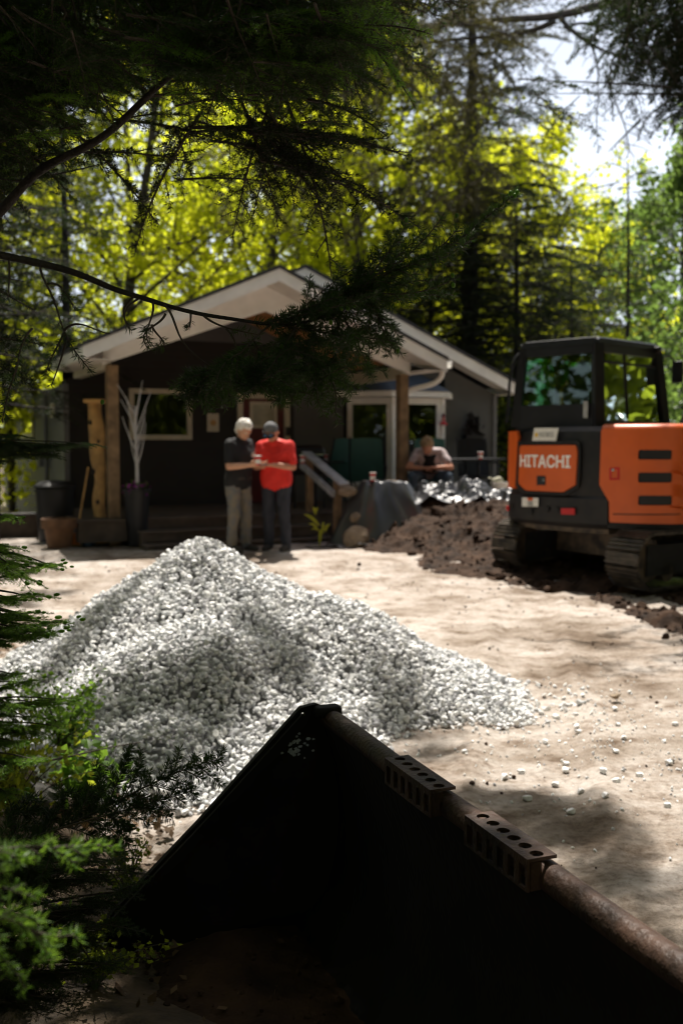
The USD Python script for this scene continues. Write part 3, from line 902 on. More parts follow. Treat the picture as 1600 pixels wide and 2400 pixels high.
# ------------------------------------------------------------------ things on and round the porch
def lathe(profile, n=20):
    pr = np.asarray(profile, float)
    th = np.arange(n) * 2 * np.pi / n
    v = np.stack([pr[:, 0][:, None] * np.cos(th), pr[:, 0][:, None] * np.sin(th), np.repeat(pr[:, 1][:, None], n, 1)], -1).reshape(-1, 3)
    f = []
    for i in range(len(pr) - 1):
        for j in range(n):
            f.append([i * n + j, i * n + (j + 1) % n, (i + 1) * n + (j + 1) % n, (i + 1) * n + j])
    return MB().add(v, f).get()


rng = np.random.default_rng(17)
# log post
q = P(229, 1265, 13.25)
log = thing('log_post', 'peeled knotty log post with flat wooden cap beside the left porch post', 'log post', (q[0], q[1], GZ))
zz = np.linspace(0, 1.86, 40)
m = MB()
for k_, (r0, off, tw) in enumerate(((.075, .045, .4), (.062, -.055, 2.2))):
    pts = np.stack([off * np.cos(tw + zz * 1.1) + .012 * np.sin(zz * 9 + k_), off * np.sin(tw + zz * 1.1), zz], 1)
    m.tube(pts, r0 * (1 + .16 * np.sin(zz * 5.3 + k_ * 2) + .10 * np.sin(zz * 13 + k_)), 14)
part('log_body', m, 'log_wood', log, 60)
for (x, y, z_, r) in ((-.02, -.11, .95, .028), (.03, -.10, .55, .022), (.05, -.085, 1.35, .02), (-.05, -.10, 1.6, .024)):
    part('knot', trimesh.creation.icosphere(2, 1).apply_transform(np.diag([r, .02, r * 1.5, 1])).apply_translation((x, y + .012, z_)), 'bark_dark', log)
part('cap', man_tm(rbox((.26, .26, .05), .012).translate((0, 0, 1.885))), 'log_wood', log)

# white branch tree in tall black planter with purple flowers
q = P(322, 1290, 13.0)
pl = thing('planter', 'tall black tapered planter standing on the ground before the porch', 'planter', (q[0], q[1], GZ))
part('pot', lathe([(0.0, 0), (.12, 0), (.17, .70), (.185, .70), (.185, .735), (.165, .735), (.155, .67), (0, .66)], 4 * 6), 'black_plastic', pl, 30)
wt = thing('white_branch_tree', 'bare white painted branch tree standing in the black planter', 'decorative tree', (q[0], q[1], GZ + .66))
part('trunk', MB().tube(spline([(0, 0, 0), (.01, 0, .4), (0, 0, .8), (.01, .01, 1.15)], 12), np.linspace(.026, .016, 12), 8), 'white_branch', wt)
for i in range(13):
    a = i * 2.4
    z0 = .35 + .055 * i
    L = rng.uniform(.4, .62)
    pts = spline([(0, 0, z0), (math.cos(a) * .07, math.sin(a) * .07, z0 + L * .35), (math.cos(a) * (.13 + .01 * i), math.sin(a) * .14, z0 + L)], 8)
    part('branch', MB().tube(pts, np.linspace(.011, .004, 8), 6), 'white_branch', wt)
fl = thing('purple_flowers', 'purple petunias with dark leaves filling the black planter', 'flowers', (q[0], q[1], GZ + .68))
mf, ml = MB(), MB()
for i in range(90):
    a, r_, z_ = rng.uniform(0, 6.28), rng.uniform(.02, .19), rng.uniform(.0, .14)
    c = np.array([math.cos(a) * r_, math.sin(a) * r_, z_ + .05 - r_ * .4])
    nrm = unit(c * [1, 1, .5] + rng.normal(0, .05, 3))
    u = unit(np.cross(nrm, rng.normal(size=3)))
    w = np.cross(nrm, u)
    s = rng.uniform(.016, .028)
    ring_ = [c + (u * math.cos(t) + w * math.sin(t)) * s * (1 if j % 2 else .75) + nrm * .006 for j, t in enumerate(np.linspace(0, 6.283, 11)[:-1])]
    (mf if i % 2 else ml).add(np.vstack([ring_, [c - nrm * .008]]), [[j, (j + 1) % 10, 10] for j in range(10)])
part('blossoms', mf, 'purple_flower', fl, False)
part('leaves', ml, 'needle_bright', fl, False)

# dark bin, pots, broom at the left
q = P(130, 1225, 13.6)
o = thing('dark_bin', 'tall black bin with a lid behind the terracotta pot left of the log post', 'bin', (q[0], q[1], .1), .4)
part('bin_body', lathe([(0, 0), (.22, 0), (.27, .72), (.28, .72), (.28, .76), (0, .78)], 20), 'black_plastic', o, 30)
part('lid', lathe([(.29, .775), (.29, .80), (.2, .86), (0, .88)], 20), 'black_plastic', o, 30)
q = P(140, 1290, 12.7)
o = thing('square_pot', 'brown clay pot with a thick rim on the ground left of the log post', 'pot', (q[0], q[1], GZ), .3)
part('pot_body', lathe([(0, 0), (.15, 0), (.19, .26), (.0, .26)], 20), 'terracotta', o, 40)
part('rim', lathe([(.185, .25), (.225, .25), (.23, .37), (.20, .37), (.195, .3)], 20), 'terracotta', o, 40)
part('soil_fill', lathe([(0, .33), (.198, .33)], 16), 'soil', o)
q = P(176, 1290, 12.9)
o = thing('broom', 'wooden broom leaning against the log post', 'broom', (q[0], q[1], GZ))
top_ = P(207, 1095, 13.05) - np.array([q[0], q[1], GZ])
part('handle', MB().tube([top_, top_ * .16], .013, 8), 'log_wood', o)
part('bristles', MB().obox(top_ * .16 + [-.06, -.02, 0], (.12, 0, 0), (0, .04, 0), -top_ * .16 + [.0, 0, .005]), 'orange_thing', o, False)
q = P(45, 1250, 14.3)
o = thing('garden_ledge', 'low grey timber planter box along the side wall of the house', 'planter box', (q[0], q[1], .03), HA)
part('box_wall', MB().box((-.9, -.15, 0), (.5, -.11, .42)).box((-.9, .35, 0), (.5, .39, .42)).box((-.9, -.11, 0), (-.86, .35, .42)).box((.46, -.11, 0), (.5, .35, .42)), 'deck_wood', o, False)
part('earth', MB().box((-.859, -.109, .0), (.459, .349, .36)), 'soil', o, False)
part('top_cap', MB().box((-.93, -.18, .421), (.53, -.09, .45)), 'corner_grey', o, False)
q = P(207, 1245, 12.9)
o = thing('watering_can', 'small blue watering can on the ground at the foot of the log post', 'watering can', (q[0], q[1], GZ))
part('can_body', lathe([(0, 0), (.07, 0), (.06, .17), (0, .17)], 14), 'blue_thing', o, 40)
part('spout', MB().tube([(-.06, 0, .04), (-.15, 0, .2)], .012, 8), 'blue_thing', o)
part('can_handle', MB().tube(spline([(.06, 0, .03), (.12, 0, .1), (.05, 0, .2), (0, 0, .17)], 10), .008, 6), 'blue_thing', o)


# cups
def cup(px, py, d, label, first=None):
    q = P(px, py, d)
    if first is None:
        c = thing('red_cup', label, 'cup', q)
        part('cup_body', lathe([(0, 0), (.030, 0), (.043, .105), (.040, .105)], 16), 'cup_red', c, 40)
        part('rim', lathe([(.040, .104), (.046, .104), (.046, .116), (.041, .118), (.036, .02)], 16), 'plastic_white', c, 40)
        return c
    return copy_thing(first, q, 0, label)


c0 = cup(873, 1128, 13.15, 'red plastic cup with white rim on top of the tarp covered heap')
cup(1125, 1076, 15.75, 'red plastic cup on the dark patio table behind the seated man', c0)
cup(709, 1086, 14.25, 'red plastic cup at the upper end of the stair railing', c0)
cup(761, 1083, 15.3, 'red plastic cup on the barbecue grill behind the stair railing', c0)
q = P(875, 1136, 13.1)
o = thing('orange_tag', 'small orange cloth scrap lying on top of the tarp under the red cup', 'cloth scrap', q)
part('scrap', MB().add([(-.05, -.03, .0), (.05, -.035, .012), (.06, .03, .0), (-.04, .035, .015)], [[0, 1, 2, 3]]), 'orange_thing', o, False)

# barbecue
q = hloc(3.05, .75, .5)
o = thing('barbecue', 'black barbecue grill with side shelf on the porch behind the stair railing', 'barbecue', q, HA)
part('grill_box', man_tm(rbox((.55, .42, .24), .03).translate((0, 0, .62))), 'black_metal', o)
part('hood', man_tm(rbox((.55, .40, .26), .09).translate((0, 0, .82))), 'black_metal', o)
part('hood_handle', MB().tube([(-.2, -.23, .80), (.2, -.23, .80)], .012, 8), 'chrome_edge', o)
part('shelf', MB().box((.29, -.18, .68), (.58, .18, .70)), 'black_metal', o, False)
for x in (-.24, .24):
    for y in (-.16, .16):
        part('leg', MB().tube([(x, y, 0), (x, y, .52)], .018, 8), 'black_metal', o)


# green sling chairs and black patio chairs
def chair(name, label, loc, rz, sling, frame, group=None, armed=True):
    o = thing(name, label, 'chair', loc, rz, group)
    bk = MB()
    a, b = np.array([0, .16, .40]), np.array([0, .36, 1.06])
    n_ = 10
    g_ = []
    for i in range(n_):
        t = i / (n_ - 1)
        c = a + (b - a) * t + [0, .03 * math.sin(t * 3.14), 0]
        for x in np.linspace(-.25, .25, 6):
            g_.append(c + [x * (1 - .08 * t * t), .02 * (x / .25) ** 2 * -1, -.02 * (abs(x) / .25) ** 3 * (t > .9)])
    f_ = [[i * 6 + j, i * 6 + j + 1, (i + 1) * 6 + j + 1, (i + 1) * 6 + j] for i in range(n_ - 1) for j in range(5)]
    g_ = np.array(g_)
    bk.add(np.vstack([g_, g_ + [0, .012, 0]]), f_ + [[q + 60 for q in ff[::-1]] for ff in f_])
    part('backrest', bk, sling, o, 60)
    part('seat', man_tm(rbox((.50, .50, .03), .012).translate((0, -.08, .41))), sling, o)
    for s in (-1, 1):
        part('side_frame', MB().tube(spline([(s * .26, .16, .40), (s * .26, .27, .74), (s * .25, .37, 1.07)], 8), .013, 8).tube([(s * .26, .16, .40), (s * .26, -.34, .42)], .013, 8), frame, o)
        part('leg', MB().tube([(s * .26, -.30, .42), (s * .27, -.36, 0)], .013, 8), frame, o)
        part('leg', MB().tube([(s * .26, .16, .42), (s * .27, .38, 0)], .013, 8), frame, o)
        part('armrest', MB().tube(spline([(s * .27, .24, .66), (s * .28, -.05, .66), (s * .28, -.30, .62), (s * .27, -.33, .42)], 12), .016, 8), frame, o)
    return o


chair('sling_chair', 'dark green sling chair, back turned to the railing, nearer the right porch post', hloc(4.0, .55, .496), HA + math.pi - .5, 'sling_green', 'black_metal')
chair('sling_chair', 'green sling chair half hidden behind the other green chair', hloc(3.66, 1.05, .496), HA + math.pi + .2, 'sling_green', 'black_metal')
pc0 = chair('patio_chair', 'black patio chair just behind the seated man, left of the table', hloc(5.3, .95, .496), HA + 1.2, 'black_metal', 'black_metal', 'black patio chairs round the table')
copy_thing(pc0, hloc(6.35, 1.15, .496), HA - .3, 'black patio chair between the table and the excavator')
q = hloc(5.85, .75, .496)
o = thing('patio_table', 'dark metal patio table on the deck behind the seated man', 'table', q, HA)
part('tabletop', man_tm(rbox((1.15, .75, .03), .012).translate((0, 0, .72))), 'black_metal', o)
for x in (-.48, .48):
    for y in (-.3, .3):
        part('leg', MB().tube([(x, y, 0), (x * .95, y * .95, .71)], .02, 8), 'black_metal', o)
q = hloc(6.05, -.02, .496)
o = thing('white_bucket', 'white plastic pail on the deck beside the rear of the excavator', 'pail', q)
part('pail_body', lathe([(0, 0), (.125, 0), (.148, .34), (.158, .34), (.158, .37), (.142, .37), (.13, .05), (0, .04)], 20), 'plastic_white', o, 40)
part('pail_handle', MB().tube([(-.15 * math.cos(t), -.03 - .12 * math.sin(t), .34 - .1 * math.sin(t)) for t in np.linspace(0, 3.14, 14)], .004, 6), 'chrome_edge', o)
q2 = q + [-.06, .0, .36]
o = thing('work_glove', 'tan leather work glove draped over the rim of the white pail', 'glove', q2)
part('glove_body', man_tm(m3.Manifold.batch_hull([m3.Manifold.sphere(r_, 10).translate(p_) for r_, p_ in ((.04, (-.05, 0, .03)), (.05, (.03, 0, .05)), (.03, (.08, 0, -.01)))])), 'curtain', o)
for i in range(4):
    part('finger', MB().tube([(-.07, -.03 + .02 * i, .04), (-.11, -.035 + .022 * i, .08), (-.13, -.035 + .024 * i, .07)], (.013, .012, .009), 8), 'curtain', o)
# wall planter and red lantern on the wall right of the bay
q = hloc(6.86, 2.13, 1.45)
o = thing('wall_planter', 'dark metal wall planter with a bushy outline right of the bay window', 'wall planter', q, HA)
part('basket', MB().box((-.18, -.12, 0), (.18, .04, .17)), 'black_metal', o, False)
m = MB()
for i in range(60):
    c = np.array([rng.normal(0, .085), rng.normal(-.04, .03), .17 + abs(rng.normal(.12, .12))])
    c[0] *= max(.25, 1 - c[2] * .9)
    s = rng.uniform(.03, .06)
    d1, d2 = unit(rng.normal(size=3)) * s, unit(rng.normal(size=3)) * s
    m.add([c - d1 - d2, c + d1 - d2, c + d1 + d2, c - d1 + d2], [[0, 1, 2, 3]])
part('dried_leaves', m, 'bark_dark', o, False)
q = hloc(5.93, 1.55, 1.80)
o = thing('red_lantern', 'small red lantern hanging on the white mullion of the bay window', 'lantern', q)
part('lantern_roof', lathe([(.0, .2), (.035, .14), (.04, .13), (.02, .12)], 10), 'door_red', o, 30)
part('lantern_body', lathe([(0.018, .12), (.022, .05), (.065, .0), (.065, -.02), (0, -.02)], 10), 'cup_red', o, 30)
part('hook', MB().tube([(0, 0, .2), (0, .02, .33)], .004, 6), 'black_metal', o)
# ------------------------------------------------------------------ excavator (local y forward, x to its right)
EU = unit([.72, .69, 0])
ER = np.array([EU[1], -EU[0], 0])
EO = np.array([2.62, 10.2, .10]) - ER * .10 - EU * .20
EZ = EO[2]
exc = thing('excavator', 'orange and black compact excavator parked at the right with its back to the camera', 'excavator', EO, math.atan2(ER[1], ER[0]))


def outl():
    p = [(-.96, 1.75), (-.985, 1.3), (-1.0, .8), (-.995, .5)]
    xs_ = np.linspace(-.93, .93, 30)
    p += [(x, .20 * x * x + .16 * x ** 6) for x in xs_]
    p += [(.985, .5), (1.0, .8), (1.0, 1.4), (.99, 2.0)]
    p = [(x * (1.13 if x < -.2 else 1.0) if x < -.4 else x * (1 + .13 * max(0, (-x)) / .4) if x < 0 else x, y) for x, y in p]
    return spline(p, 240)


OUT = outl()
OS = np.r_[0, np.cumsum(np.linalg.norm(np.diff(OUT, axis=0), axis=1))]


def oat(s):
    x, y = np.interp(s, OS, OUT[:, 0]), np.interp(s, OS, OUT[:, 1])
    e = .02
    tx = np.interp(s + e, OS, OUT[:, 0]) - np.interp(s - e, OS, OUT[:, 0])
    ty = np.interp(s + e, OS, OUT[:, 1]) - np.interp(s - e, OS, OUT[:, 1])
    l = np.hypot(tx, ty) + 1e-9
    return np.stack([x, y], -1), np.stack([ty / l, -tx / l], -1)   # point, outward normal


_WO = EO[:2] + OUT[:, :1] * ER[:2] + OUT[:, 1:] * EU[:2]


def wp(px, py):
    """photo point -> (arc length, height) on the visible wall of the upper body"""
    r = ray(px, py)
    ang = _WO[:, 0] / _WO[:, 1] - r[0] / r[1]
    best = None
    for i in np.nonzero(np.diff(np.sign(ang)))[0]:
        t = ang[i] / (ang[i] - ang[i + 1])
        y = _WO[i, 1] * (1 - t) + _WO[i + 1, 1] * t
        if best is None or y < best[0]:
            best = (y, OS[i] * (1 - t) + OS[i + 1] * t)
    if best is None:
        i = int(np.argmin(np.abs(ang)))
        best = (_WO[i, 1], OS[i])
    y, s = best
    return s, 1.5 + r[2] / r[1] * y - EZ


def wrap(poly, a, b, sub=.07):
    if poly.geom_type != "Polygon":
        poly = max(poly.geoms, key=lambda g_: g_.area) if not poly.is_empty else sg.Point(OS[5], .5).buffer(.01)
    e = extrude(poly, b - a)
    m = trimesh.Trimesh(*trimesh.remesh.subdivide_to_size(e.vertices, e.faces, sub), process=False) if sub else e
    v = np.array(m.vertices)
    p, n = oat(v[:, 0])
    xy = p + n * (a + v[:, 2:])
    return trimesh.Trimesh(np.c_[xy, v[:, 1]], m.faces, process=False)


def inset(o, d):
    q = sg.Polygon(o).buffer(-d)
    return np.array(q.exterior.coords)


def layered(levels):
    pts = np.vstack([np.c_[inset(OUT, d), np.full(len(inset(OUT, d)), z)] for d, z in levels])
    return trimesh.convex.convex_hull(pts)


ZB, ZC, ZT = .62 - EZ, .97 - EZ, 1.655 - EZ
body = part('machine_body', layered([(.012, ZC - .06), (.012, ZC + .1), (.02, ZT - .14), (.045, ZT - .05), (.10, ZT)]), 'excavator_grey', exc, 30)
_s0 = wp(1409, 1050)[0] + .085
cw_poly = np.array([q for q, s_ in zip(OUT, OS) if s_ < _s0 and q[1] < 1.1] + [(.45, 1.1), (-.6, 1.1)])
foot = np.array([q for q, s_ in zip(OUT, OS) if s_ >= _s0 - .02] + [(.2, 1.9), (.3, .5)])
part('side_sill', trimesh.convex.convex_hull(np.vstack([np.c_[foot * .97, np.full(len(foot), z)] for z in (ZB + .02, .70 - EZ)])), 'seat_black', exc, 30)
pts = np.vstack([np.c_[cw_poly * [1.01, 1] + [0, -.012], np.full(len(cw_poly), z)] for z in (ZB + .05, ZC - .05)] + [np.c_[cw_poly * .96 + [0, .03], np.full(len(cw_poly), z)] for z in (ZB, ZC)])
cw = part('counterweight', trimesh.convex.convex_hull(pts), 'excavator_grey', exc, 30)
pts = np.vstack([np.c_[cw_poly * .93 + [0, .06], np.full(len(cw_poly), z)] for z in (ZB - .05, ZB + .02)])
part('muddy_underside', trimesh.convex.convex_hull(pts), 'muddy_steel', cw, 30)


def wpoly(pts, r=0.0):
    g = sg.Polygon([wp(*p) for p in pts])
    return g.buffer(-r).buffer(r, 6) if r else g


def wcirc(px, py, r):
    return sg.Point(wp(px, py)).buffer(r)


# right-hand orange engine cover with three slots
s0 = wp(1409, 1050)[0]
s1 = OS[-1] - .1
cover = sg.Polygon([(s0 + .005, ZT - .03), (s0 - .005, 1.07 - EZ), (s0 + .10, .90 - EZ), (s0 + .105, .70 - EZ), (s1, .70 - EZ), (s1, ZT - .03)]).buffer(-.02).buffer(.02)
vents = []
for (ya, yb) in ((1054, 1077), (1107, 1131), (1161, 1184)):
    vents.append(wpoly([(1496, ya), (1574, ya), (1573, yb), (1495, yb)], .02))
cv = cover
for q in vents:
    cv = cv.difference(q)
oc = part('engine_cover', wrap(cv, -.01, .022), 'orange_paint', exc, 25)
for q in vents:
    part('vent_slot', wrap(q.buffer(.006), -.004, .002), 'black_plastic', oc, False)
top_rail = sg.box(s0 + .005, 0, s1, .0)
m = MB()
ss = np.linspace(s0 + .01, s1, 40)
p, n = oat(ss)
for k_, (off, zz) in enumerate(((.02, ZT - .035), (.012, ZT - .01), (-.01, ZT + .012), (-.06, ZT + .02), (-.22, ZT + .022))):
    q = np.c_[p + n * off, np.full(40, zz)]
    m.v.append(q)
m.f.append(np.array([[a * 40 + i, a * 40 + i + 1, (a + 1) * 40 + i + 1] for a in range(4) for i in range(39)] + [[a * 40 + i, (a + 1) * 40 + i + 1, (a + 1) * 40 + i] for a in range(4) for i in range(39)]))
part('cover_top', m, 'orange_paint', oc, 60)
hs = wpoly([(1430, 1096), (1453, 1095), (1453, 1124), (1430, 1125)], .004)
part('cover_latch', wrap(hs.difference(hs.buffer(-.018)), .02, .027), 'red_reflector', oc, False)
part('cover_lock', wrap(wcirc(1438, 1101, .014), .02, .032), 'chrome_edge', oc, False)
part('panel_seam', wrap(wpoly([(1438, 1203), (1590, 1203), (1590, 1206), (1438, 1206)]), .02, .0235), 'rust_steel', oc, False)
# left orange strip
sl = wp(1216, 1060)[0]
part('side_cover', wrap(sg.Polygon([(.3, ZT - .06), (sl - .02, ZT - .04), (sl + .01, ZT - .10), (sl - .03, 1.10 - EZ), (sl - .05, .99 - EZ), (.3, .99 - EZ)]), -.01, .026), 'orange_paint', exc, 25)
# rear door with the name
dr = wpoly([(1222, 1044), (1352, 1043), (1355, 1060), (1351, 1136), (1322, 1153), (1236, 1149), (1219, 1132)], .03)
frame_ = wpoly([(1213, 1034), (1360, 1033), (1362, 1060), (1358, 1142), (1327, 1161), (1230, 1157), (1211, 1138)], .035)
rd = part('service_door', wrap(dr, .0, .026), 'orange_paint', exc, 25)
part('door_surround', wrap(frame_.difference(dr.buffer(.012)), .0, .02), 'excavator_grey', rd, 25)
txt = meshkit.text_mesh('HITACHI', 1.0, .004, bold=True)
tb = txt.bounds
(sa, za), (sb, zb2) = wp(1223.5, 1094), wp(1340, 1069)
v = np.array(txt.vertices)
ts = sa + (v[:, 0] - tb[0, 0]) / (tb[1, 0] - tb[0, 0]) * (sb - sa)
tz = za + (v[:, 1] - tb[0, 1]) / (tb[1, 1] - tb[0, 1]) * (zb2 - za + .01)
p, n = oat(ts)
part('lettering', trimesh.Trimesh(np.c_[p + n * (.027 + v[:, 2:]), tz], txt.faces, process=False), 'white_letter', rd, False, label='white lettering HITACHI')
part('door_lock', wrap(wpoly([(1262, 1115), (1282, 1115), (1282, 1137), (1262, 1137)], .004), .026, .031), 'black_plastic', rd, False)
part('key_hole', wrap(wcirc(1278, 1125, .012), .03, .036), 'chrome_edge', rd, False)
st = part('sticker', wrap(wpoly([(1255, 1003), (1311, 1003), (1305, 1033), (1250, 1033)]), .015, .021), 'sticker_white', exc, False, label='white sticker with a yellow emblem and grey lettering')
part('emblem', wrap(wcirc(1260, 1019, .024), .0205, .0235), 'sticker_yellow', st, False)
lg = wpoly([(1268, 1013), (1302, 1013), (1301, 1024), (1267, 1024)])
sx0, sz0, sx1, sz1 = lg.bounds
letters = [sg.box(sx0 + (sx1 - sx0) * i / 6, sz0, sx0 + (sx1 - sx0) * (i + .7) / 6, sz1).difference(sg.box(sx0 + (sx1 - sx0) * (i + .22) / 6, sz0 + (.02 if i % 2 else -.01), sx0 + (sx1 - sx0) * (i + .5) / 6, sz1 - (.012 if i % 3 else .03))) for i in range(6)]
mb = MB()
for q in letters:
    for g_ in getattr(q, 'geoms', [q]):
        mb.tm(wrap(g_, .0205, .0232, None))
part('sticker_letters', mb, 'sticker_grey', st, False)
ws = part('warning_sticker', wrap(wpoly([(1229, 1166), (1266, 1167), (1266, 1187), (1229, 1187)]), .03, .036), 'sticker_white', cw, False)
part('sticker_band', wrap(wpoly([(1242, 1166.5), (1254, 1166.5), (1254, 1173), (1242, 1173)]), .036, .039), 'orange_paint', ws, False)
part('sticker_picture', wrap(wpoly([(1242, 1174), (1254, 1174), (1254, 1186), (1242, 1186)]), .036, .039), 'sticker_grey', ws, False)
part('reflector', wrap(wpoly([(1320, 1191), (1351, 1191), (1351, 1206), (1320, 1205)]), .03, .042), 'red_reflector', cw, False)
_sl = wp(1195, 1184)[0]
part('reflector', wrap(sg.box(_sl - .02, .735 - EZ, _sl + .07, .785 - EZ), .03, .042), 'red_reflector', cw, False)
for (x, y) in ((1203, 1185), (1247, 1200), (1284, 1193), (1307, 1194), (1224, 1184)):
    part('tie_hole', wrap(wcirc(x, y, .032), .028, .0335), 'seat_black', cw, False)

# cab
CX0, CX1, CY0, CY1 = -.93, .10, .20, 1.55
CZ0, CZ1 = ZT + .0, 2.53 - EZ
part('cab_base', man_tm(rbox((CX1 - CX0 + .02, CY1 - CY0, .16), .03).translate(((CX0 + CX1) / 2, (CY0 + CY1) / 2, CZ0 - .03))), 'black_metal', exc, 30)


def cabp(fx, fy, fz):
    """fractions of the cab box, leaning inwards towards the roof"""
    lean = .055 * fz
    x = CX0 + lean * 1.4 + (CX1 - CX0 - 2.2 * lean) * fx
    y = CY0 + lean * .6 + (CY1 - CY0 - lean * .6 - .16 * fz) * fy
    return np.array([x, y, CZ0 + (CZ1 - CZ0) * fz])


cab = part('cab_frame', MB().bar(cabp(0, 0, .0), cabp(0, 0, .97), .09, .09).bar(cabp(1, 0, .0), cabp(1, 0, .97), .10, .10).bar(cabp(0, 1, .0), cabp(0, 1, .97), .07, .07).bar(cabp(1, 1, 0), cabp(1, 1, .97), .10, .10)
           .bar(cabp(0, 0, .95), cabp(1, 0, .95), .06, .16).bar(cabp(1, 0, .95), cabp(1, 1, .95), .06, .14).bar(cabp(0, 1, .95), cabp(1, 1, .95), .06, .12).bar(cabp(0, 0, .95), cabp(0, 1, .95), .06, .14)
           .bar(cabp(0, 0, .13), cabp(1, 0, .13), .05, .24).bar(cabp(1, .0, .04), cabp(1, 1, .04), .05, .06).bar(cabp(0, 0, .04), cabp(0, 1, .04), .05, .06).bar(cabp(1, .42, .1), cabp(1, .42, .95), .035, .035)
           .bar(cabp(0, .55, .0), cabp(0, .55, .95), .06, .06), 'black_metal', exc, 30)
part('window_rail', MB().bar(cabp(1, .0, .76), cabp(1, 1, .76), .025, .025), 'black_metal', cab, False)
part('roof', trimesh.convex.convex_hull(np.vstack([[cabp(a, b, 1.0) + [dx, dy, z] for (a, dx) in ((0, -.03 + i), (1, .04 - i)) for (b, dy) in ((0, -.04 + i), (1, .06 - i))] for z, i in ((-.03, .0), (.015, 0.005), (.045, .05))])), 'black_metal', exc, 20)
for nm, q in (('window_pane', [(.0, 0, .26), (1, 0, .26), (1, 0, .92), (0, 0, .92)]), ('window_pane', [(1, 0, .07), (1, 1, .07), (1, 1, .92), (1, 0, .92)]), ('window_pane', [(0, 0, .1), (0, 1, .1), (0, 1, .92), (0, 0, .92)]), ('windscreen', [(0, 1, .05), (1, 1, .05), (1, 1, .92), (0, 1, .92)])):
    q = np.array([cabp(*p_) for p_ in q])
    n_ = unit(np.cross(q[1] - q[0], q[3] - q[0]))
    part(nm, MB().add(np.vstack([q, q + n_ * .005]), [[0, 1, 2, 3], [7, 6, 5, 4]]), 'cab_glass', cab, False)
seat = part('seat', man_tm(m3.Manifold.batch_hull([m3.Manifold.sphere(.05, 12).translate((x, y, z)) for x, y, z in ((-.62, .78, CZ0 + .1), (-.22, .78, CZ0 + .1), (-.6, .68, CZ0 + .42), (-.24, .68, CZ0 + .42))])), 'seat_black', exc)
part('headrest', man_tm(m3.Manifold.batch_hull([m3.Manifold.sphere(.045, 12).translate((x, .67, z)) for x, z in ((-.53, CZ0 + .50), (-.31, CZ0 + .50), (-.51, CZ0 + .62), (-.33, CZ0 + .62))])), 'seat_black', seat)
for x in (-.72, -.12):
    part('control_lever', MB().tube(spline([(x, 1.05, CZ0 - .05), (x, 1.08, CZ0 + .25), (x + .02, 1.05, CZ0 + .34)], 8), (.014,) * 6 + (.025, .02), 8), 'black_plastic', exc)
part('grab_rail', MB().tube(spline([cabp(0, -.06, .0) + [-.07, 0, .05], cabp(0, -.06, .3) + [-.075, 0, 0], cabp(0, -.05, .85) + [-.06, 0, 0], cabp(0, .02, .93) + [-.01, 0, 0]], 14), .016, 8), 'black_metal', exc)
part('label_strip', MB().obox(cabp(.86, 0, .10) + [0, -.058, 0], (.055, 0, 0), (0, .004, 0), (0, 0, .17)), 'sticker_grey', exc, False)
part('work_lamp', man_tm(rbox((.10, .07, .07), .015).translate(tuple(cabp(1, .95, 1.0) + [.05, 0, -.03]))), 'black_plastic', exc)
mir = part('mirror_arm', MB().tube(spline([cabp(1, 1, .80), cabp(1, 1, .9) + [.1, .1, 0], cabp(1, 1, .88) + [.16, .14, -.1]], 8), .012, 6), 'black_metal', exc)
part('mirror', man_tm(rbox((.13, .03, .24), .012).translate(tuple(cabp(1, 1, .7) + [.16, .14, 0]))), 'black_plastic', mir)
part('filler_tube', MB().tube(spline([(.45, 1.3, ZT), (.47, 1.3, ZT + .12), (.53, 1.32, ZT + .19)], 8), .03, 10), 'chrome_edge', exc)

